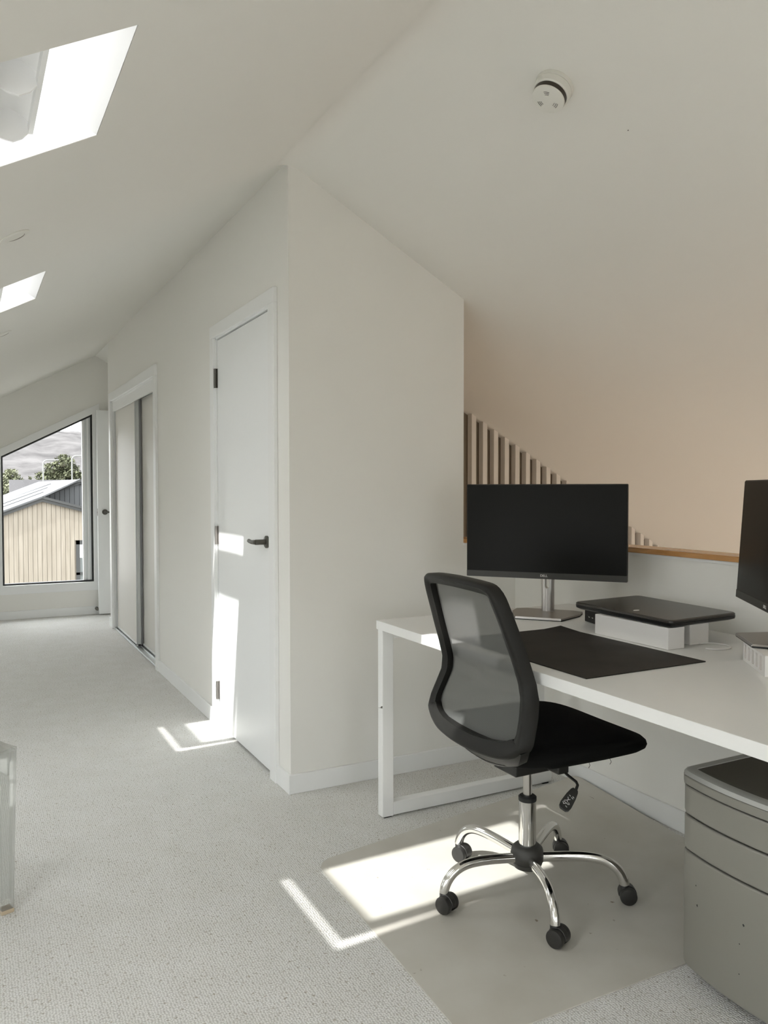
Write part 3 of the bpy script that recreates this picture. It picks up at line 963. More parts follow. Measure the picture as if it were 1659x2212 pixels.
# ------------------------------------------------------------------ monitors
def monitor(name, label, cen, wdir, tilt, stand_at, zbase, W=0.606, HH=0.358, letters=True):
    """cen: centre of the screen face; wdir: horizontal direction along the screen from its far end to its near end"""
    wv = Vector(wdir).normalized()
    nrm = Vector((wv.y, -wv.x, 0))
    if nrm.dot(CAM - Vector(cen)) < 0:
        nrm = -nrm
    upv = (Vector((0, 0, 1)) * math.cos(tilt) - nrm * math.sin(tilt)).normalized()
    nf = (nrm * math.cos(tilt) + Vector((0, 0, 1)) * math.sin(tilt)).normalized()
    cen = Vector(cen)
    st = Vector((stand_at[0], stand_at[1], zbase))
    r = thing(name, label, 'monitor', st)
    P = lambda u, v, d: cen + wv * u + upv * v + nf * d
    hw_, hh = W / 2, HH / 2
    B().obox(P(0, 0, -0.011), wv * hw_, upv * hh, nf * 0.010).build('housing', M_BLACK, r, bevel=0.003)
    B().obox(P(0, 0.010, -0.0008), wv * (hw_ - 0.0025), upv * (hh - 0.0135), nf * 0.0012).build('screen', M_SCREEN, r)
    bz = B().obox(P(0, -hh + 0.0125, 0.0), wv * (hw_ - 0.001), upv * 0.0115, nf * 0.0016).build('lower_bezel', M_BEZEL, r, bevel=0.001)
    if letters:
        mw = Matrix(((wv.x, upv.x, nf.x, 0), (wv.y, upv.y, nf.y, 0), (wv.z, upv.z, nf.z, 0), (0, 0, 0, 1)))
        if wv.cross(upv).dot(nf) < 0:
            mw = Matrix(((-wv.x, upv.x, nf.x, 0), (-wv.y, upv.y, nf.y, 0), (-wv.z, upv.z, nf.z, 0), (0, 0, 0, 1)))
        mw.translation = P(0, -hh + 0.0125, 0.0018)
        text_mesh('DELL', 0.0125, 0.0002, 'lettering', M_MARK, mw, bz)
    B().obox(P(0, 0, -0.032), wv * 0.13, upv * 0.10, nf * 0.013).build('rear_box', M_BLACK, r, bevel=0.006)
    # stand column with a cable slot, flat plate base
    F = lambda u, v, z: st + wv * u + nrm * v + Vector((0, 0, z))
    col = B()
    zs0, zs1 = 0.008, cen.z - zbase + 0.03
    sl0, sl1 = 0.098, 0.150
    def ell(z, u0, u1):
        return [F(u, v, z) for u, v in u0]
    prof = [(0.0245 * math.cos(t), 0.017 * math.sin(t)) for t in [2 * math.pi * i / 28 for i in range(28)]]
    for za, zb in ((zs0, sl0), (sl1, zs1)):
        col.grid([[F(u, v, za) for u, v in prof], [F(u, v, zb) for u, v in prof]], close_u=True)
        col.poly([F(u, v, za) for u, v in prof]); col.poly([F(u, v, zb) for u, v in prof])
    for s in (-1, 1):
        half = [(u, v) for u, v in prof if s * u >= 0.0095]
        half = sorted(half, key=lambda p: math.atan2(p[1], p[0] * s))
        half = [(s * 0.0085, half[0][1])] + half + [(s * 0.0085, half[-1][1])]
        col.grid([[F(u, v, sl0) for u, v in half], [F(u, v, sl1) for u, v in half]], close_u=True)
    # rounded ends of the slot
    for s in (-1, 1):
        for zc, dz in ((sl0, 1), (sl1, -1)):
            for vv in (-0.016, 0.0,):
                col.prism([F(s * 0.0095, vv, zc), F(s * 0.0022, vv, zc), F(s * 0.006, vv, zc + dz * 0.003), F(s * 0.0095, vv, zc + dz * 0.008)], nrm * 0.016)
    col.build('column', M_STAND, r, smooth=35)
    arm_ = max(0.04, (cen - st).dot(nrm) - 0.030)
    nk = B().obox(P((st - cen).dot(wv) * 0.5, 0.01, -0.022 - arm_ / 2), wv * 0.024, upv * 0.022, nf * (arm_ / 2)).build('tilt_neck', M_BLACK, r, bevel=0.003)
    base = [(-0.085, 0.178), (0.085, 0.178), (0.128, 0.045), (0.128, -0.025), (0.09, -0.045), (-0.09, -0.045), (-0.128, -0.025), (-0.128, 0.045)]
    B().prism([F(u, v, 0.0005) for u, v in base], (0, 0, 0.0035)).build('foot_pad', M_RUBBER, r)
    B().prism([F(u, v, 0.004) for u, v in base], (0, 0, 0.0065)).build('stand_base', M_STANDBASE, r, bevel=0.001)
    ed = B()
    ed.prism([F(-0.084, 0.1785, 0.0035), F(0.084, 0.1785, 0.0035), F(0.0835, 0.1765, 0.0108), F(-0.0835, 0.1765, 0.0108)], nrm * 0.0012)
    ed.build('bright_edge', M_STAND, r)
    return r


monitor('monitor', 'wide black monitor on a silver stand in front of the stair slats', (0.782, -0.617, 1.066), (0.635, -0.773, 0), 0.0, (0.838, -0.572), ZT)
# white slotted riser box under the second monitor
v2 = Vector((-0.609, -0.793, 0)).normalized()
n2 = Vector((-v2.y, v2.x, 0))
if n2.x > 0:
    n2 = -n2
o2 = Vector((0.782, -1.493, ZT + 0.0005))
r = thing('riser_box', 'small white box with five upright slots under the second monitor', 'box', o2)
LB, HB, DB = 0.205, 0.054, 0.17
B().obox(o2 + v2 * (LB / 2) - n2 * (DB / 2 + 0.006) + Vector((0, 0, HB / 2)), v2 * (LB / 2 - 0.002), n2 * (DB / 2 - 0.004), Vector((0, 0, HB / 2 - 0.001))).build('box_body', M_TANIN, r)
fr = B()
sl = [0.012 + 0.0365 * i for i in range(6)]
FP = lambda u, z, d: o2 + v2 * u + n2 * d + Vector((0, 0, z))
def fbox(u0, u1, z0, z1):
    fr.prism([FP(u0, z0, 0), FP(u1, z0, 0), FP(u1, z1, 0), FP(u0, z1, 0)], -n2 * 0.007)
fbox(0, LB, 0, 0.010); fbox(0, LB, HB - 0.007, HB)
x = 0.0
for k in range(5):
    u0 = 0.012 + 0.0365 * k
    fbox(x, u0, 0.010, HB - 0.007)
    x = u0 + 0.019
fbox(x, LB, 0.010, HB - 0.007)
fr.build('slotted_front', M_WHITEPL, r)
sh = B()
sh.obox(o2 + v2 * (LB - 0.001) - n2 * (DB / 2 + 0.003) + Vector((0, 0, HB / 2)), v2 * 0.002, n2 * (DB / 2 + 0.003), Vector((0, 0, HB / 2)))
sh.obox(o2 + v2 * 0.001 - n2 * (DB / 2 + 0.003) + Vector((0, 0, HB / 2)), v2 * 0.002, n2 * (DB / 2 + 0.003), Vector((0, 0, HB / 2)))
sh.obox(o2 + v2 * (LB / 2) - n2 * (DB / 2 + 0.003) + Vector((0, 0, HB - 0.0006)), v2 * (LB / 2), n2 * (DB / 2 + 0.003), Vector((0, 0, 0.0008)))
sh.build('shell', M_WHITEPL, r)
cen2 = Vector((0.768, -1.584, 1.075))
monitor('monitor', 'second black monitor angled at the desk edge, on the white slotted box', cen2, v2, 0.06, (0.908, -1.614), ZT + HB + 0.0012, letters=True)

# ------------------------------------------------------------------ laptop on its risers
LA, LBb, LC, LD = Vector((0.716, -0.860, 0)), Vector((0.700, -1.309, 0)), Vector((1.011, -1.292, 0)), Vector((1.034, -0.842, 0))
ZL = ZT + 0.066
r = thing('laptop', 'closed black laptop resting on white blocks, small white mark on its lid', 'laptop', (0.865, -1.08, ZL))


def rounded(pts, rad, n=5):
    out = []
    k = len(pts)
    for i in range(k):
        p, a, b = pts[i], pts[i - 1], pts[(i + 1) % k]
        u, v = (a - p).normalized(), (b - p).normalized()
        p0, p1 = p + u * rad, p + v * rad
        for j in range(n + 1):
            t = j / n
            out.append(p0 * (1 - t) ** 2 + p * 2 * t * (1 - t) + p1 * t ** 2)
    return out


def zlay(pts, z, inset=0.0):
    c = sum(pts, Vector()) / len(pts)
    return [Vector((p.x, p.y, 0)) + (c - p).normalized() * inset + Vector((0, 0, z)) for p in pts]


quad = rounded([LA, LBb, LC, LD], 0.022)
bt = B(); bt.grid([zlay(quad, ZL + 0.0005, 0.016), zlay(quad, ZL + 0.006, 0.002), zlay(quad, ZL + 0.014, 0.0)], close_u=True); bt.poly(zlay(quad, ZL + 0.0005, 0.016)); bt.poly(zlay(quad, ZL + 0.014))
bt.build('base_shell', M_LAPEDGE, r, smooth=30)
ld = B(); ld.grid([zlay(quad, ZL + 0.0150, 0.001), zlay(quad, ZL + 0.0215, 0.001), zlay(quad, ZL + 0.0245, 0.006)], close_u=True); ld.poly(zlay(quad, ZL + 0.0150, 0.001)); ld.poly(zlay(quad, ZL + 0.0245, 0.006))
lo = ld.build('lid', M_LAPTOP, r, smooth=30)
mk = B()
mc = Vector((0.758, -1.112, ZL + 0.0247))
dirm = Vector((0.886, -0.463, 0)); pm = Vector((0.463, 0.886, 0))
mkp = []
for i in range(20):
    t = 2 * math.pi * i / 20
    u = 0.0115 * math.cos(t)
    mkp.append(mc + dirm * u + pm * (0.010 * math.sin(t) + 0.006 * math.cos(t)))
mk.prism(mkp, (0, 0, 0.0003)); mk.build('lid_mark', M_MARK, lo)
rb = B().box((0.700, -1.298, ZT + 0.0005), (0.768, -0.985, ZL)).build('riser_block', M_WHITEPL, bevel=0.0015)
tag(rb, 'long white block under the near edge of the closed laptop, behind the desk pad', 'block', 'white blocks under the laptop')
rb = B().box((0.815, -1.277, ZT + 0.0005), (0.898, -1.12, ZL)).build('riser_block', M_WHITEPL, bevel=0.003)
tag(rb, 'short white block under the laptop next to the cable loop', 'block', 'white blocks under the laptop')
r = thing('docking_box', 'small black port box with three white marks under the laptop', 'dock', (0.84, -0.86, ZT))
dq = [Vector((0.842, -0.775, ZT + 0.0005)), Vector((0.800, -0.955, ZT + 0.0005)), Vector((0.852, -0.967, ZT + 0.0005)), Vector((0.894, -0.787, ZT + 0.0005))]
B().prism(dq, (0, 0, 0.046)).build('box_body', M_LAPEDGE, r, bevel=0.002)
dd = (dq[1] - dq[0]).normalized(); dn_ = Vector((-abs(dd.y), dd.x, 0)).normalized()
mk = B()
for t in (0.034, 0.058, 0.082):
    c_ = dq[0] + dd * t + Vector((0, 0, 0.022)) + dn_ * 0.0006
    mk.tube([c_ + dd * (0.004 * math.cos(a)) + Vector((0, 0, 0.004 * math.sin(a))) for a in [3.3 + 2.6 * i / 6 for i in range(7)]], 0.0009, 6)
mk.build('port_marks', M_MARK, r)
cb = B()
pts = []
for i in range(21):
    t = i / 20
    a = math.radians(200 + 250 * t)
    pts.append(Vector((0.848 + 0.052 * math.cos(a) + 0.01, -1.325 + 0.048 * math.sin(a), ZT + 0.003)))
cb.tube(pts, 0.0022, 8)
tag(cb.build('cable', M_WHITEPL, smooth=60), 'thin white cable loop lying on the desk beside the laptop blocks', 'cable')

# ------------------------------------------------------------------ chair mat
mp_ = [Vector(p) for p in ((-0.146, -0.602, 0), (1.092, -0.425, 0), (1.070, -1.06, 0), (1.0, -1.566, 0), (-0.178, -1.566, 0))]
mpr = []
for i, p in enumerate(mp_):
    a, b_ = mp_[i - 1], mp_[(i + 1) % 5]
    rad = (0.075, 0.06, 0.05, 0.06, 0.075)[i]
    u, v = (a - p).normalized(), (b_ - p).normalized()
    for j in range(7):
        t = j / 6
        mpr.append((p + u * rad) * (1 - t) ** 2 + p * 2 * t * (1 - t) + (p + v * rad) * t ** 2)
sm = lambda t: max(0, min(1, t)) ** 2 * (3 - 2 * max(0, min(1, t)))
ctr = Vector((0.45, -1.05, 0))
rings = []
for k in range(11):
    f = 1 - 0.1 * k
    ring_ = []
    for p in mpr:
        q_ = ctr + (p - ctr) * max(f, 1e-4)
        lift = 0.030 * sm((q_.x - 0.97) / 0.12) * sm((q_.y + 0.95) / 0.45)
        ring_.append(Vector((q_.x, q_.y, 0.0035 + lift)))
    rings.append(ring_)
mt = B()
mt.grid([[p - Vector((0, 0, 0.003)) for p in rings[0]]] + rings, close_u=True)
tag(mt.build('chair_mat', M_VINYL, smooth=40), 'frosted vinyl chair mat lying on the carpet under the office chair', 'floor mat')
def mat_z(x, y):
    return 0.0035 + 0.030 * sm((x - 0.97) / 0.12) * sm((y + 0.95) / 0.45)


sc = B()
sc.tube([Vector((x, y, mat_z(x, y) + 0.0016)) for x, y in ((0.985, -0.615), (1.000, -0.616), (1.018, -0.611), (1.019, -0.630), (1.014, -0.650), (1.008, -0.675))], 0.0011, 6)
tag(sc.build('thread', mat('brown_thread', (0.16, 0.11, 0.07), 0.9), smooth=60), 'thin brown thread lying on the frosted chair mat near the low wall', 'thread')
C0 = Vector((0.352, -1.078, 0))
CB = Vector((0.350, -1.148, 0))

# ------------------------------------------------------------------ office chair
PHI = -0.04
cph, sph = math.cos(PHI), math.sin(PHI)
ch = lambda x, y, z: Vector((CB.x + x * cph - y * sph, CB.y + x * sph + y * cph, z))
Z0 = 0.0035
chair = thing('office_chair', 'black mesh-back swivel chair with chrome five-star base on casters', 'chair', C0)
# back: rows (z, x, half width)
BR = [(0.969, -0.300, 0.186), (0.945, -0.292, 0.191), (0.919, -0.283, 0.196), (0.869, -0.265, 0.203), (0.819, -0.248, 0.209), (0.769, -0.231, 0.213), (0.719, -0.216, 0.217), (0.679, -0.214, 0.226),
      (0.639, -0.225, 0.238), (0.599, -0.239, 0.246), (0.559, -0.250, 0.248), (0.519, -0.253, 0.231), (0.479, -0.245, 0.195), (0.440, -0.235, 0.14)]


def itp(z, k):
    if z >= BR[0][0]:
        return BR[0][k]
    for a, b in zip(BR, BR[1:]):
        if b[0] <= z <= a[0]:
            t = (a[0] - z) / (a[0] - b[0])
            return a[k] + (b[k] - a[k]) * t
    return BR[-1][k]


CURV = 0.55                                    # the back is hollow: wings forward


def bsurf(y, z, d=0.0):
    return ch(itp(z, 1) + CURV * (y * y - itp(z, 2) ** 2) + d, y, z)


# closed outline, counter-clockwise from the bottom middle
half = []
half += [(0.0, 0.506), (0.06, 0.507), (0.12, 0.511), (0.170, 0.518), (0.208, 0.530), (0.234, 0.547)]
for z, x, w_ in reversed(BR[1:11]):
    half.append((w_, z))
half += [(0.186, 0.960), (0.174, 0.974), (0.150, 0.982), (0.10, 0.986), (0.05, 0.988), (0.0, 0.989)]
half2 = [half[0]]
for a, b in zip(half, half[1:]):
    m_ = max(1, int(math.hypot(b[0] - a[0], b[1] - a[1]) / 0.012))
    for j in range(1, m_ + 1):
        half2.append((a[0] + (b[0] - a[0]) * j / m_, a[1] + (b[1] - a[1]) * j / m_))
loop = half2 + [(-y, z) for y, z in half2[-2:0:-1]]
for _ in range(1):                             # soften the corners
    loop = [((loop[i - 1][0] + 2 * loop[i][0] + loop[(i + 1) % len(loop)][0]) / 4, (loop[i - 1][1] + 2 * loop[i][1] + loop[(i + 1) % len(loop)][1]) / 4) for i in range(len(loop))]
N = len(loop)


def inward(i, d):
    a, b = loop[i - 1], loop[(i + 1) % N]
    tx, tz = b[0] - a[0], b[1] - a[1]
    l = math.hypot(tx, tz)
    return (loop[i][0] - tz / l * d, loop[i][1] + tx / l * d)


def fwid(i):
    z = loop[i][1]
    if z > 0.955:
        return 0.030
    if z < 0.60:
        return 0.033 + 0.014 * min(1, (0.60 - z) / 0.06)
    return 0.033


prof = [(0.0, 0.038, 0), (0.0, 0.006, 0), (0.005, 0.0, 0), (0.013, -0.001, 0), (0.7, 0.006, 1), (1.0, 0.010, 1), (1.0, 0.028, 1), (0.85, 0.036, 1)]
rows = []
for i in range(N):
    w_ = fwid(i)
    row = []
    for d, x_, rel in prof:
        y, z = inward(i, d * w_ if rel else d)
        row.append(bsurf(y, z, x_))
    rows.append(row)
bf = B(); bf.grid(rows, close_u=True, close_v=True)
bko = bf.build('back_frame', M_CHAIRPL, chair, smooth=50)
ms = B()
inn = [inward(i, fwid(i) * 0.9) for i in range(N)]
cy_, cz_ = 0.0, 0.70
mrows = []
for k in range(13):
    f = 1 - k / 12
    mrows.append([bsurf(cy_ + (y - cy_) * max(f, 1e-4), cz_ + (z - cz_) * max(f, 1e-4), 0.030) for y, z in inn])
ms.grid(mrows, close_u=True)
ms.build('back_mesh', M_MESH, chair, smooth=60)
# lower back bracket: a thick curved plate running from the frame down and forward under the seat, with vent slots
br = B()


def brk(t, f, d=0.0):
    z = 0.552 - 0.098 * t * (1 - 0.30 * f * f)
    hw2 = (0.243 - 0.045 * t - 0.055 * t ** 3)
    x = -0.246 + 0.026 * t + 0.050 * t ** 3
    return ch(x + CURV * 0.8 * ((f * hw2) ** 2 - 0.055) + d, f * hw2, z + 0.25 * d)


rows = [[brk(k / 10, -1 + 2 * q_ / 24) for q_ in range(25)] for k in range(11)]
rows2 = [[brk(k / 10, -1 + 2 * q_ / 24, 0.028) for q_ in range(25)] for k in range(11)]
br.grid(rows); br.grid(rows2)
edge = rows[0] + [r_[-1] for r_ in rows[1:]] + rows[-1][-2::-1] + [r_[0] for r_ in rows[-2:0:-1]]
edge2 = rows2[0] + [r_[-1] for r_ in rows2[1:]] + rows2[-1][-2::-1] + [r_[0] for r_ in rows2[-2:0:-1]]
br.grid([edge, edge2], close_u=True)
bro = br.build('back_bracket', M_CHAIRPL, chair, smooth=50)
for f0, f1 in ((0.80, 0.69), (0.66, 0.55), (0.52, 0.41), (0.38, 0.27), (0.24, 0.13), (0.08, -0.72)):
    vs = B()
    cs_ = [brk(0.80, f0, -0.0015), brk(0.80, f1, -0.0015), brk(0.985, f1, -0.0015), brk(0.985, f0, -0.0015)]
    n_ = 6 if f0 < 0.1 else 1
    top_e = [brk(0.80 if f0 > 0.1 else 0.84, f0 + (f1 - f0) * q_ / n_, -0.0018) for q_ in range(n_ + 1)]
    bot_e = [brk(0.99, f0 + (f1 - f0) * q_ / n_, -0.0018) for q_ in range(n_ + 1)]
    vs.grid([top_e, bot_e, [p + Vector((0.006, 0, 0.001)) for p in bot_e], [p + Vector((0.006, 0, 0.001)) for p in top_e]], close_v=True)
    vs.poly([top_e[0], bot_e[0], bot_e[0] + Vector((0.006, 0, 0.001)), top_e[0] + Vector((0.006, 0, 0.001))])
    vs.poly([top_e[-1], bot_e[-1], bot_e[-1] + Vector((0.006, 0, 0.001)), top_e[-1] + Vector((0.006, 0, 0.001))])
    vs.build('vent_slot', M_GASKET, bro)
sp_ = B().obox(ch(-0.10, 0.065, 0.452), Vector((0.06, 0.0, -0.006)), Vector((0, 0.045, 0)), Vector((0, 0, 0.010)))
sp_.build('back_support', M_BLACK, chair, bevel=0.004)

# seat cushion
SO = Vector((0.327, -1.083, 0))
chs = lambda x, y, z: Vector((SO.x + x * cph - y * sph, SO.y + x * sph + y * cph, z))
def sup(a, n_=4.2):
    c_, s_ = math.cos(a), math.sin(a)
    return (math.copysign(abs(c_) ** (2 / n_), c_), math.copysign(abs(s_) ** (2 / n_), s_))
SCX, SHX, SHY = 0.068, 0.262, 0.252
ang = [2 * math.pi * i / 48 for i in range(48)]
lay = [(0.02, 0.487), (0.35, 0.486), (0.65, 0.484), (0.85, 0.481), (0.95, 0.474), (0.99, 0.464), (1.0, 0.454), (0.985, 0.442), (0.93, 0.431), (0.80, 0.418), (0.55, 0.402), (0.30, 0.398), (0.02, 0.398)]
rows = []
for f, z in lay:
    row = []
    for a in ang:
        u, v = sup(a)
        x, y = SCX + SHX * f * u, SHY * f * v
        dz = -0.014 * max(0, (u * f - 0.45) / 0.55) ** 2 + 0.010 * (abs(v * f) ** 2.5) - 0.010 * (1 if z > 0.45 else 0) * (1 - f)
        if u * f < -0.5:
            dz += 0.006
        row.append(chs(x, y, z + dz + 0.030))
    rows.append(row)
se = B(); se.grid(rows, close_u=True); se.poly(rows[0]); se.poly(rows[-1][::-1])
se.build('seat', M_FABRIC, chair, smooth=60)
for (u, v, l) in ((0.13, -0.236, 0.014), (0.06, -0.230, 0.016)):
    th = B()
    th.tube([chs(u, v, 0.474), chs(u + 0.004, v - 0.003, 0.468 - l * 0.5), chs(u + 0.001, v - 0.001, 0.468 - l)], 0.0007, 6)
    th.build('loose_thread', M_FABRIC, chair)
me_ = B()
me_.obox(chs(0.02, 0, 0.408), Vector((0.085, 0, 0)), Vector((0, 0.055, 0)), Vector((0, 0, 0.022)))
me_.obox(chs(0.072, -0.080, 0.404), Vector((0.020, 0, 0)), Vector((0, 0.026, 0)), Vector((0, 0, 0.012)))
me_.build('tilt_mechanism', M_BLACK, chair, bevel=0.004)
# lever with a printed paddle
lv = B()
lv.tube([Vector((0.408, -1.165, 0.398)), Vector((0.402, -1.205, 0.391)), Vector((0.396, -1.246, 0.387)), Vector((0.394, -1.254, 0.381)), Vector((0.386, -1.256, 0.368))], 0.0042, 10)
lvo = lv.build('height_lever', M_BLACK, chair, smooth=50)
pa, pb = Vector((0.383, -1.257, 0.371)), Vector((0.327, -1.269, 0.327))
pu = (pb - pa).normalized()
view = (CAM - (pa + pb) / 2).normalized()
ps = pu.cross(view).normalized()
pn = ps.cross(pu).normalized()
if pn.dot(view) < 0:
    pn = -pn
pad = []
for t, wd in ((0.0, 0.008), (0.10, 0.0115), (0.35, 0.0150), (0.75, 0.0172), (0.92, 0.015), (1.0, 0.009)):
    pad.append((t, wd))
Lp = (pb - pa).length
pts = [pa + pu * (t * Lp) + ps * wd for t, wd in pad] + [pa + pu * (t * Lp) - ps * wd for t, wd in reversed(pad)]
pdl = B().prism([p - pn * 0.004 for p in pts], pn * 0.010).build('lever_paddle', M_BLACK, lvo, bevel=0.002)
mk = B()
def stroke(a, b, w_=0.0007):
    A_ = pa + pu * (a[0] * Lp) + ps * a[1] + pn * 0.0062
    B_ = pa + pu * (b[0] * Lp) + ps * b[1] + pn * 0.0062
    d_ = (B_ - A_).normalized().cross(pn) * w_
    mk.prism([A_ - d_, B_ - d_, B_ + d_, A_ + d_], pn * 0.0003)
sgn = 1 if ps.dot(rt) > 0 else -1
for a, b in (((0.34, 0.0035), (0.36, 0.0095)), ((0.40, 0.002), (0.42, 0.0085)), ((0.36, -0.006), (0.38, -0.001)), ((0.46, -0.0065), (0.55, -0.001)), ((0.50, 0.003), (0.56, -0.002)),
             ((0.56, -0.004), (0.66, 0.000)), ((0.66, -0.010), (0.60, -0.004)), ((0.70, -0.011), (0.72, 0.006)), ((0.74, -0.012), (0.78, -0.007)), ((0.80, -0.008), (0.74, -0.002)), ((0.82, 0.0), (0.84, 0.006)), ((0.64, 0.003), (0.70, 0.008))):
    stroke((a[0], a[1] * sgn), (b[0], b[1] * sgn))
mk.build('lever_symbols', M_MARK, lvo)
# column and base
B().lathe([(0.0135, 0.290), (0.0135, 0.405)], C0, (0, 0, 1), 24).build('gas_rod', M_GASROD, chair, smooth=40)
B().lathe([(0.0262, 0.142), (0.0262, 0.286)], C0, (0, 0, 1), 32).build('column_sleeve', M_CHROME, chair, smooth=40)
B().lathe([(0.0265, 0.284), (0.0275, 0.287), (0.0275, 0.296), (0.023, 0.300), (0.015, 0.300)], C0, (0, 0, 1), 32).build('column_collar', M_RUBBER, chair, smooth=40)
B().lathe([(0.030, 0.078), (0.040, 0.082), (0.045, 0.094), (0.0455, 0.098)], C0, (0, 0, 1), 32).build('hub_cap', M_HUB, chair, smooth=40)
B().lathe([(0.045, 0.0985), (0.0495, 0.104), (0.0505, 0.122), (0.046, 0.140), (0.036, 0.149), (0.028, 0.150)], C0, (0, 0, 1), 36).build('hub', M_HUB, chair, smooth=40)
for k in range(5):
    a = math.radians(175.5 + 72 * k)
    dr = Vector((math.cos(a), math.sin(a), 0))
    ctrl = [(0.030, 0.113), (0.075, 0.119), (0.125, 0.125), (0.175, 0.128), (0.215, 0.125), (0.245, 0.114), (0.266, 0.097), (0.279, 0.076), (0.285, 0.056)]
    path = [C0 + dr * rr + Vector((0, 0, z)) for rr, z in ctrl]
    # smooth the path
    dense = []
    for i in range(len(path) - 1):
        p0, p1, p2, p3 = path[max(i - 1, 0)], path[i], path[i + 1], path[min(i + 2, len(path) - 1)]
        for j in range(4):
            t = j / 4
            dense.append(0.5 * ((2 * p1) + (p2 - p0) * t + (2 * p0 - 5 * p1 + 4 * p2 - p3) * t * t + (3 * p1 - p0 - 3 * p2 + p3) * t ** 3))
    dense.append(path[-1])
    lg = B(); lg.tube(dense, 0.0132, 18, sq=1.12)
    lg.build('base_leg', M_CHROME, chair, smooth=50)
    cc = C0 + dr * 0.283
    ax = Vector((0.93, 0.36, 0)).normalized()
    fwd = Vector((-ax.y, ax.x, 0))
    if k in (2, 3):
        ax = Vector((0.55, 0.83, 0)).normalized(); fwd = Vector((-ax.y, ax.x, 0))
    wc = Vector((cc.x, cc.y, 0)) - fwd * 0.010
    cs = B()
    # hood: half drum over the two wheels plus the stem socket
    R_ = 0.0265
    arcp = [wc + fwd * (R_ * math.cos(t)) + Vector((0, 0, Z0 + 0.0255 + R_ * math.sin(t))) for t in [math.radians(-12 + 204 * i / 18) for i in range(19)]]
    cs.prism([p - ax * 0.0085 for p in arcp], ax * 0.017)
    cs.lathe([(0.0135, Z0 + 0.022), (0.0140, Z0 + 0.050), (0.0125, Z0 + 0.053)], (cc.x, cc.y, 0), (0, 0, 1), 20)
    co = cs.build('caster', M_BLACK, chair, bevel=0.0015, smooth=40)
    for s in (-1, 1):
        wb = wc + ax * (s * 0.0175) + Vector((0, 0, Z0 + 0.0250))
        B().lathe([(0.012, -0.0088), (0.0245, -0.0085), (0.0250, -0.005), (0.0250, 0.005), (0.0235, 0.0078), (0.018, 0.0092), (0.0, 0.0095)], wb, ax * s, 28).build('wheel', M_BLACK, co, smooth=40)
    B().lathe([(0.0055, Z0 + 0.050), (0.0055, Z0 + 0.060), (0.008, Z0 + 0.061), (0.0075, Z0 + 0.068), (0.004, Z0 + 0.073)], (cc - dr * 0.006), (0, 0, 1), 14).build('caster_stem', M_CHROME, co, smooth=40)

# ------------------------------------------------------------------ drawer pedestal
PX0, PX1, PYa, PYb = 0.438, 0.99, -2.00, -1.592
r = thing('drawer_pedestal', 'grey metal drawer pedestal with bowed fronts standing under the desk', 'drawer unit', ((PX0 + PX1) / 2, (PYa + PYb) / 2, 0))


def bow(y, x0=PX0, d=0.030):
    t = (y - (PYa + PYb) / 2) / ((PYb - PYa) / 2)
    return x0 - d * (1 - abs(t) ** 2.2) - 0.004 + 0.012 * max(0, abs(t) - 0.93) / 0.07


B().box((PX0 + 0.012, PYa + 0.004, 0.035), (PX1, PYb - 0.004, 0.495)).build('carcass', M_PEDMETAL, r, bevel=0.004)
NY = 20
for z0, z1, nm, ins in ((0.424, 0.494, 'drawer', 0.0), (0.336, 0.420, 'drawer', 0.004), (0.045, 0.332, 'drawer', 0.005)):
    ya, yb = PYa + ins, PYb - ins
    yl = [ya + (yb - ya) * i / NY for i in range(NY + 1)]
    pts = [Vector((bow(y), y, z0)) for y in yl] + [Vector((PX0 + 0.02, yb, z0)), Vector((PX0 + 0.02, ya, z0))]
    dr_ = B().prism(pts, (0, 0, z1 - z0)).build(nm, M_PEDMETAL, r, bevel=0.004, seg=3, smooth=35)
    if z1 < 0.34:
        sp = B()
        for yy, zz, s_ in ((-1.66, 0.215, 0.0035), (-1.655, 0.262, 0.0022), (-1.80, 0.238, 0.0035), (-1.79, 0.190, 0.0018), (-1.79, 0.120, 0.0018)):
            sp.prism([Vector((bow(yy) - 0.0002, yy - s_, zz)), Vector((bow(yy) - 0.0002, yy, zz - s_)), Vector((bow(yy) - 0.0002, yy + s_ * 0.8, zz + s_ * 0.3)), Vector((bow(yy) - 0.0002, yy, zz + s_))], (0.0006, 0, 0))
        sp.build('scuff', M_RUBBER, dr_)['kind'] = 'stuff'
yl = [PYa - 0.003 + (PYb - PYa + 0.006) * i / NY for i in range(NY + 1)]
pts = [Vector((bow(y) - 0.004, y, 0.498)) for y in yl] + [Vector((PX1, PYb + 0.003, 0.498)), Vector((PX1, PYa - 0.003, 0.498))]
B().prism(pts, (0, 0, 0.022)).build('top_band', M_PEDMETAL, r, bevel=0.003, smooth=35)
outer = [Vector((bow(y) - 0.003, y, 0.521)) for y in yl] + [Vector((PX1, PYb + 0.003, 0.521)), Vector((PX1, PYa - 0.003, 0.521))]
cc_ = sum(outer, Vector()) / len(outer)


def insr(pts, d):
    out = []
    for p in pts:
        q_ = Vector((p.x, p.y, p.z))
        q_.x = max(q_.x + d, min(q_.x, PX1 - d)) if q_.x < 0.8 else q_.x - d
        q_.y = min(max(q_.y, PYa + d), PYb - d)
        out.append(q_)
    return out


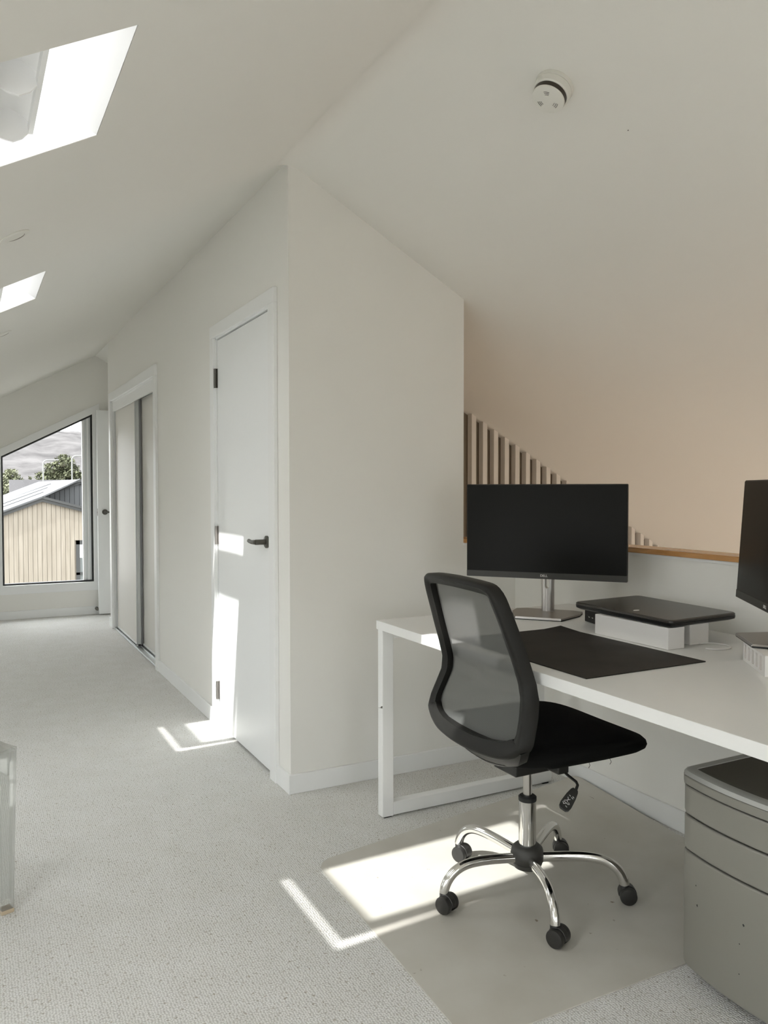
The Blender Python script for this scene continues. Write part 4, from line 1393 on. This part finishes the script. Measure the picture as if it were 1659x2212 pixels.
rim = B()
up1 = [p + Vector((0, 0, 0.010)) for p in insr(outer, 0.004)]
up2 = [p + Vector((0, 0, 0.014)) for p in insr(outer, 0.012)]
in1 = [p + Vector((0, 0, 0.013)) for p in insr(outer, 0.030)]
in2 = [p + Vector((0, 0, 0.004)) for p in insr(outer, 0.034)]
rim.grid([outer, up1, up2, in1, in2], close_u=True)
rim.build('top_rim', M_PEDRIM, r, smooth=40)
ty = B()
t1 = [p + Vector((0, 0, 0.0115)) for p in insr(outer, 0.030)]
t2 = [p + Vector((0, 0, 0.0015)) for p in insr(outer, 0.055)]
ty.grid([t1, t2], close_u=True); ty.poly(t2)
ty.build('top_tray', M_PEDTRAY, r, smooth=30)
for x_ in (PX0 + 0.05, PX1 - 0.05):
    for y_ in (PYa + 0.05, PYb - 0.05):
        B().lathe([(0.015, 0), (0.018, 0.006), (0.018, 0.030), (0.012, 0.036)], (x_, y_, 0.0), (0, 0, 1), 16).build('foot', M_RUBBER, r)

# ------------------------------------------------------------------ clear acrylic stool at the left edge
corner = Vector((-1.025, -0.482, 0))
rv = Vector((0.886, -0.463, 0)); fv = Vector((0.463, 0.886, 0))
e1 = (-rv + fv).normalized(); e2 = (-rv - fv).normalized()
SW = 0.40
sc_ = corner + (e1 + e2) * (SW / 2)
r = thing('acrylic_stool', 'clear acrylic stool with square tapering legs at the corridor side', 'stool', sc_)
for a_, b_ in ((0, 0), (1, 0), (0, 1), (1, 1)):
    base = corner + e1 * (SW * a_) + e2 * (SW * b_)
    d1 = e1 * (1 if a_ == 0 else -1); d2 = e2 * (1 if b_ == 0 else -1)
    lg = B()
    hw_t, hw_b = 0.052, 0.036
    tp = [base, base + d1 * hw_t, base + d1 * hw_t + d2 * hw_t, base + d2 * hw_t]
    bo = [base + (d1 + d2) * 0.010 + (p - base) * (hw_b / hw_t) for p in tp]
    lg.grid([[p + Vector((0, 0, 0.012)) for p in bo], [p + Vector((0, 0, 0.475)) for p in tp]], close_u=True)
    lg.poly([p + Vector((0, 0, 0.012)) for p in bo])
    i1 = [base + (d1 + d2) * 0.006 + (p - base) * 0.72 for p in tp]
    i0 = [base + (d1 + d2) * 0.0145 + (p - base) * 0.52 for p in tp]
    lg.grid([[p + Vector((0, 0, 0.03)) for p in i0], [p + Vector((0, 0, 0.47)) for p in i1]], close_u=True)
    lo_ = lg.build('leg', M_ACRYL, r, bevel=0.003)
    B().prism([p + Vector((0, 0, 0.0)) for p in bo], (0, 0, 0.012)).build('foot_cap', M_AMBER, r, bevel=0.002)
st = B()
K = 12
top_, bot_ = [], []
for i in range(K + 1):
    a, b_ = [], []
    for j in range(K + 1):
        u, v = i / K, j / K
        hgt = 0.478 + 0.030 * ((2 * u - 1) ** 2 - 1) * 0.5 + 0.030 * ((2 * v - 1) ** 2 - 1) * 0.5 + 0.008
        p = corner + e1 * (SW * u) + e2 * (SW * v)
        a.append(p + Vector((0, 0, hgt))); b_.append(p + Vector((0, 0, hgt - 0.010)))
    top_.append(a); bot_.append(b_)
st.grid(top_); st.grid(bot_)
rt_ = [top_[i][0] for i in range(K + 1)] + [top_[K][j] for j in range(1, K + 1)] + [top_[i][K] for i in range(K - 1, -1, -1)] + [top_[0][j] for j in range(K - 1, 0, -1)]
st.grid([rt_, [p - Vector((0, 0, 0.010)) for p in rt_]], close_u=True)
st.build('seat', M_ACRYL, r, smooth=40)
for a0, d_, n_ in ((corner, e1, e2), (corner, e2, e1), (corner + e1 * SW, e2, -e1), (corner + e2 * SW, e1, -e2)):
    ap = B().prism([a0 + d_ * 0.05 + Vector((0, 0, 0.39)) + n_ * 0.004, a0 + d_ * (SW - 0.05) + Vector((0, 0, 0.39)) + n_ * 0.004, a0 + d_ * (SW - 0.05) + Vector((0, 0, 0.462)) + n_ * 0.004, a0 + d_ * 0.05 + Vector((0, 0, 0.462)) + n_ * 0.004], n_ * 0.006)
    ap.build('apron', M_ACRYL, r)

# ------------------------------------------------------------------ outside
M_TIMBER = wood_mat('larch_boards', (0.138, 0.118, 0.092), (0.180, 0.158, 0.128), scale=(9, 9, 0.8), rough=0.8)
M_ROOF = mat('grey_metal_roof', (0.046, 0.047, 0.050), 0.6, metal=0.0, var=0.05, vscale=2)
M_FASCIA = mat('charcoal_fascia', (0.016, 0.0165, 0.016), 0.6)
M_GREYWALL = mat('grey_weatherboard', (0.06, 0.062, 0.064), 0.7)
M_GRASS = mat('ground_gravel', (0.26, 0.25, 0.23), 0.9, var=0.2, vscale=0.3)
M_HILL = None


def hill_mat():
    m = bpy.data.materials.new('tussock_hill')
    m.use_nodes = True
    t = m.node_tree
    b = t.nodes['Principled BSDF']
    b.inputs['Roughness'].default_value = 1.0
    b.inputs['Specular IOR Level'].default_value = 0.0
    tcn = t.nodes.new('ShaderNodeTexCoord')
    n = t.nodes.new('ShaderNodeTexNoise')
    n.inputs['Scale'].default_value = 0.09
    n.inputs['Detail'].default_value = 9
    n.inputs['Roughness'].default_value = 0.62
    r_ = t.nodes.new('ShaderNodeValToRGB')
    r_.color_ramp.elements[0].position, r_.color_ramp.elements[0].color = 0.36, (0.056, 0.053, 0.053, 1)
    r_.color_ramp.elements[1].position, r_.color_ramp.elements[1].color = 0.64, (0.098, 0.093, 0.092, 1)
    t.links.new(tcn.outputs['Object'], n.inputs['Vector'])
    t.links.new(n.outputs['Fac'], r_.inputs[0])
    t.links.new(r_.outputs[0], b.inputs['Base Color'])
    return m


M_HILL = hill_mat()
GZ = -2.75
gd = B(); gd.poly([(-150, -150, GZ - 0.06), (200, -150, GZ - 0.06), (200, 420, GZ - 0.06), (-150, 420, GZ - 0.06)])
struct(gd.build('ground', M_GRASS), 'pale ground round the house')

# timber house beyond the window
hs = thing('timber_house', 'house with pale vertical timber gable and grey metal roof outside the window', 'house', (0.98, 24.0, GZ))
YH = 24.0
AP = (0.98, 0.985)                              # apex of the front gable (x, z)
kL, kR = 0.390, 0.283
eav = lambda x: AP[1] - kL * (AP[0] - x) if x < AP[0] else AP[1] - kR * (x - AP[0])
bwid = 0.1347
i = 0
x = -1.45
WNX0, WNX1, WNZ0, WNZ1 = 1.955, 2.75, -1.90, -0.42
while x < 3.6:
    x1 = x + bwid - 0.010
    segs = [(GZ, None)]
    if x1 > WNX0 and x < WNX1:
        segs = [(GZ, WNZ0), (WNZ1, None)]
    for z0, z1 in segs:
        q = B()
        ta = eav(x) - 0.17 if z1 is None else z1
        tb = eav(x1) - 0.17 if z1 is None else z1
        yo = random.uniform(-0.004, 0.004)
        q.prism([(x, YH + yo, z0), (x1, YH + yo, z0), (x1, YH + yo, tb), (x, YH + yo, ta)], (0, 0.025, 0))
        q.build('board', M_TIMBER, hs, bevel=0)
    x += bwid
wb_ = B()
wb_.prism([(-1.5, YH + 0.03, GZ), (WNX0, YH + 0.03, GZ), (WNX0, YH + 0.03, eav(WNX0) - 0.17), (AP[0], YH + 0.03, AP[1] - 0.17), (-1.5, YH + 0.03, eav(-1.5) - 0.17)], (0, 0.1, 0))
wb_.prism([(WNX0, YH + 0.03, WNZ1), (WNX1, YH + 0.03, WNZ1), (WNX1, YH + 0.03, eav(WNX1) - 0.17), (WNX0, YH + 0.03, eav(WNX0) - 0.17)], (0, 0.1, 0))
wb_.prism([(WNX0, YH + 0.03, GZ), (WNX1, YH + 0.03, GZ), (WNX1, YH + 0.03, WNZ0), (WNX0, YH + 0.03, WNZ0)], (0, 0.1, 0))
wb_.prism([(WNX1, YH + 0.03, GZ), (3.6, YH + 0.03, GZ), (3.6, YH + 0.03, eav(3.6) - 0.17), (WNX1, YH + 0.03, eav(WNX1) - 0.17)], (0, 0.1, 0))
wb_.build('wall_backing', M_TIMBER, hs)
wf = B()
for a, b in (((WNX0, WNZ0), (WNX0 + 0.11, WNZ1)), ((WNX0, WNZ1 - 0.13), (WNX1, WNZ1)), ((WNX0, WNZ0), (WNX1, WNZ0 + 0.08)), ((WNX1 - 0.08, WNZ0), (WNX1, WNZ1)), ((WNX0, -1.52), (WNX1, -1.44))):
    wf.box((a[0], YH - 0.02, a[1]), (b[0], YH + 0.06, b[1]))
wfo = wf.build('window_frame', M_FASCIA, hs)
B().box((WNX0 + 0.1, YH + 0.03, WNZ0 + 0.05), (WNX1 - 0.05, YH + 0.04, WNZ1 - 0.1)).build('window_pane', mat('dark_pane', (0.10, 0.11, 0.11), 0.1), wfo)
B().box((WNX0 + 0.115, YH + 0.02, -0.98), (WNX1 - 0.09, YH + 0.028, WNZ1 - 0.14)).build('window_blind', M_TRIM, wfo)
# fascias: two stepped boards along each rake
for kx, nm in ((-1.6, 'rake_left'), (3.7, 'rake_right')):
    for j, (o0, o1, yy) in enumerate(((0.0, -0.075, -0.14), (-0.08, -0.17, -0.10))):
        q = B()
        q.prism([(AP[0], YH + yy, AP[1] + o0), (kx, YH + yy, eav(kx) + o0), (kx, YH + yy, eav(kx) + o1), (AP[0], YH + yy, AP[1] + o1)], (0, 0.08, 0))
        q.build('fascia', M_FASCIA, hs)
B().prism([(AP[0], YH - 0.1, AP[1] - 0.01), (3.7, YH - 0.1, eav(3.7) - 0.01), (3.7, YH - 0.1, eav(3.7) - 0.05), (AP[0], YH - 0.1, AP[1] - 0.05)], (0, 3.1, 0)).build('right_roof', M_ROOF, hs)
# main roof slope: from the front rake up past the rear gable to the ridge
A1 = Vector((-1.6, YH - 0.15, eav(-1.6))); A2 = Vector((AP[0], YH - 0.15, AP[1])); A3 = Vector((2.44, 27.0, 1.545)); A4 = Vector((2.02, 39.0, 1.545)); A5 = Vector((-1.6, 39.0, 0.06))
rf = B()
NS = 9
for i in range(NS):
    # roof sheets between seams, running from eave to ridge
    def lerp(a, b, t): return a + (b - a) * t
    f0, f1 = i / NS, (i + 1) / NS
    lo0, lo1 = lerp(A1, A5, f0), lerp(A1, A5, f1)
    hi0 = lerp(A2, A3, 1.0 if f0 > 0 else 0.0) if False else None
rf.prism([A1, A2, A3, A4, A5], (0, 0, -0.05))
ro = rf.build('left_roof', M_ROOF, hs)
for t in (0.10, 0.30, 0.50, 0.70, 0.90):
    yy = 24.6 + t * 13.5
    zt_ = lambda x_, y_: None
    # seams lie on the roof plane of A1, A2, A5
    nrm_ = (A2 - A1).cross(A5 - A1)
    pz = lambda x_, y_: A1.z - (nrm_.x * (x_ - A1.x) + nrm_.y * (y_ - A1.y)) / nrm_.z
    xa_, xb_ = -1.5, 1.0 + min(1.0, t * 2) * 0.9
    B().tube([(xa_, yy, pz(xa_, yy) + 0.03), (xb_, yy, pz(xb_, yy) + 0.03)], 0.012, 6).build('roof_seam', M_ROOF, ro)
ug = B()
e2z = lambda x_: 1.545 - (0.39 * (2.44 - x_) if x_ < 2.44 else 0.36 * (x_ - 2.44))
ug.prism([(0.9, 26.9, 0.5), (4.4, 26.9, 0.5), (4.4, 26.9, e2z(4.4) - 0.15), (2.44, 26.9, e2z(2.44) - 0.15), (0.9, 26.9, e2z(0.9) - 0.15)], (0, 0.2, 0))
ug.build('rear_gable', M_GREYWALL, hs)
for k in range(22):
    xk = 0.98 + k * 0.16
    q = B()
    q.prism([(xk, 26.87, 0.4), (xk + 0.145, 26.87, 0.4), (xk + 0.145, 26.87, e2z(xk + 0.145) - 0.15), (xk, 26.87, e2z(xk) - 0.15)], (0, 0.03, 0))
    q.build('gable_board', M_GREYWALL, hs)
for kx in (0.95, 4.5):
    for o0, o1, yy in ((0.0, -0.08, 26.72), (-0.085, -0.16, 26.78)):
        q = B()
        q.prism([(2.44, yy, 1.545 + o0), (kx, yy, e2z(kx) + o0), (kx, yy, e2z(kx) + o1), (2.44, yy, 1.545 + o1)], (0, 0.09, 0))
        q.build('fascia', M_FASCIA, hs)

# street lamps
M_LAMPPOST = mat('street_lamp_grey', (0.14, 0.14, 0.135), 0.6)
for lx, lz, ly, ln, lb in ((2.47, 2.69, 42.0, 0.55, 'pale curved street lamp over the middle of the grey roof'), (3.89, 2.94, 42.2, 0.85, 'taller pale curved street lamp near the roof apex')):
    r = thing('street_lamp', lb, 'street lamp', (lx, ly, GZ), 'street lamps beyond the house')
    rr = 0.22
    pts = [Vector((lx, ly, GZ)), Vector((lx, ly, 0)), Vector((lx, ly, lz - rr))]
    pts += [Vector((lx + rr - rr * math.cos(t), ly, lz - rr + rr * math.sin(t))) for t in [math.pi / 2 * i / 6 for i in range(1, 7)]]
    pts += [Vector((lx + rr + ln * 0.5, ly, lz + 0.01))]
    B().tube(pts, 0.036, 10).build('post', M_LAMPPOST, r, smooth=50)
    B().tube([Vector((lx + rr + ln * 0.45, ly, lz + 0.005)), Vector((lx + rr + ln, ly, lz + 0.02))], [0.034, 0.025], 8).build('lamp_head', M_LAMPPOST, r, smooth=50)

# boundary wall behind the roof
bwl = B().box((1.5, 56.0, GZ), (14, 56.3, 1.80)).build('boundary_wall', mat('lilac_grey_block', (0.10, 0.096, 0.10), 0.9, var=0.1, vscale=1))
tag(bwl, 'long grey wall standing behind the metal roof and street lamps', 'wall')


def leaf_mat(name, c0, c1):
    m = mat(name, c0, 0.8, spec=0.2)
    t = m.node_tree
    b = t.nodes['Principled BSDF']
    tcn = t.nodes.new('ShaderNodeTexCoord')
    n = t.nodes.new('ShaderNodeTexNoise')
    n.inputs['Scale'].default_value = 1.6
    n.inputs['Detail'].default_value = 3
    r_ = t.nodes.new('ShaderNodeValToRGB')
    r_.color_ramp.elements[0].position, r_.color_ramp.elements[0].color = 0.35, (*c0, 1)
    r_.color_ramp.elements[1].position, r_.color_ramp.elements[1].color = 0.68, (*c1, 1)
    t.links.new(tcn.outputs['Object'], n.inputs['Vector'])
    t.links.new(n.outputs['Fac'], r_.inputs[0])
    t.links.new(r_.outputs[0], b.inputs['Base Color'])
    return m


M_LEAF1 = leaf_mat('pine_leaf', (0.05, 0.055, 0.032), (0.12, 0.125, 0.075))
M_LEAF2 = leaf_mat('pale_leaf', (0.085, 0.092, 0.055), (0.19, 0.195, 0.13))
M_BARK = mat('bark', (0.12, 0.09, 0.07), 0.9)


def tree(label, base, blobs, n, size, m, conifer=False):
    """blobs: list of (dx, dz, radius) crown masses"""
    r = thing('tree', label, 'tree', base, 'trees beyond the timber house')
    base = Vector(base)
    topz = max(b[1] for b in blobs)
    tk = B(); tk.tube([base, base + Vector((0.05, 0, topz * 0.5)), base + Vector((0, 0, topz))], [0.22, 0.14, 0.04], 8)
    for dx, dz, rad in blobs[:6]:
        tk.tube([base + Vector((0, 0, dz * 0.6)), base + Vector((dx, 0, dz))], [0.09, 0.03], 6)
    tk.build('trunk', M_BARK, r, smooth=50)
    cw = B()
    tot = sum(b[2] ** 2 for b in blobs)
    for dx, dz, rad in blobs:
        k = int(n * rad ** 2 / tot)
        for _ in range(k):
            d = Vector((random.gauss(0, 1), random.gauss(0, 1), random.gauss(0, 1))).normalized()
            p = base + Vector((dx, 0, dz)) + Vector((d.x * rad, d.y * rad, d.z * rad * 0.8)) * random.uniform(0.55, 1.05)
            s_ = size * random.uniform(0.6, 1.3)
            a = (d + Vector((random.uniform(-1, 1), random.uniform(-1, 1), random.uniform(-0.4, 0.8))) * 0.8).normalized()
            u = a.orthogonal().normalized() if random.random() < 0.5 else a
            v = a.cross(u) if u is not a else a.cross(Vector((0, 0, 1)) + Vector((0.1, 0.2, 0))).normalized()
            nn = len(cw.v)
            cw.v += [p - u * s_, p + v * s_ * 0.6, p + u * s_ * 1.1, p - v * s_ * 0.6]
            cw.f.append([nn, nn + 1, nn + 2, nn + 3])
    me = bpy.data.meshes.new('foliage')
    me.from_pydata([tuple(v - base) for v in cw.v], [], cw.f)
    me.materials.append(m)
    o = bpy.data.objects.new('foliage', me)
    COL.objects.link(o)
    o.parent = r


tree('broad dark pine tree rising behind the street lamps', (5.45, 63, GZ), [(0.2, 5.9, 0.8), (-0.55, 5.4, 0.75), (0.7, 5.2, 0.8), (-1.2, 4.7, 0.75), (0.0, 4.7, 0.9), (1.2, 4.6, 0.75), (-0.6, 4.1, 0.9), (0.7, 4.0, 0.9), (1.6, 4.0, 0.6), (-1.5, 4.2, 0.5)], 5200, 0.115, M_LEAF1)
tree('pale bushy tree nearest the window side of the roof', (1.80, 61, GZ), [(0.05, 5.0, 0.5), (-0.4, 4.6, 0.55), (0.4, 4.5, 0.55), (-0.2, 4.0, 0.7), (0.6, 3.9, 0.55), (0.3, 3.4, 0.7), (-0.7, 3.6, 0.5), (0.9, 3.5, 0.4)], 3600, 0.10, M_LEAF2)
tree('small pointed conifer between the pale tree and the pine', (2.95, 58.6, GZ), [(0, 4.7, 0.14), (0, 4.4, 0.24), (0.02, 4.1, 0.33), (0, 3.8, 0.42), (0, 3.5, 0.50)], 1500, 0.075, M_LEAF2)

# hills
hl = B()
NXH, NYH = 70, 26
import mathutils
rows = []
for j in range(NYH + 1):
    y = 230 + 190 * j / NYH
    row = []
    for i in range(NXH + 1):
        x = -70 + 190 * i / NXH
        t = (y - 230) / 190
        crest = 27.5 - 0.0009 * (x - 27) ** 2 - (0.14 * max(0, x - 34)) + (2.0 if x < 20 else 0)
        z = GZ + 3 + (crest - GZ) * (1 - (1 - t) ** 1.5)
        z += 2.6 * mathutils.noise.fractal(Vector((x * 0.035, y * 0.02, 3.1)), 0.9, 2.1, 5)
        row.append(Vector((x, y, z)))
    rows.append(row)
hl.grid(rows)
struct(hl.build('hillside', M_HILL, smooth=80), 'bare grey brown hillside rising under the pale sky')
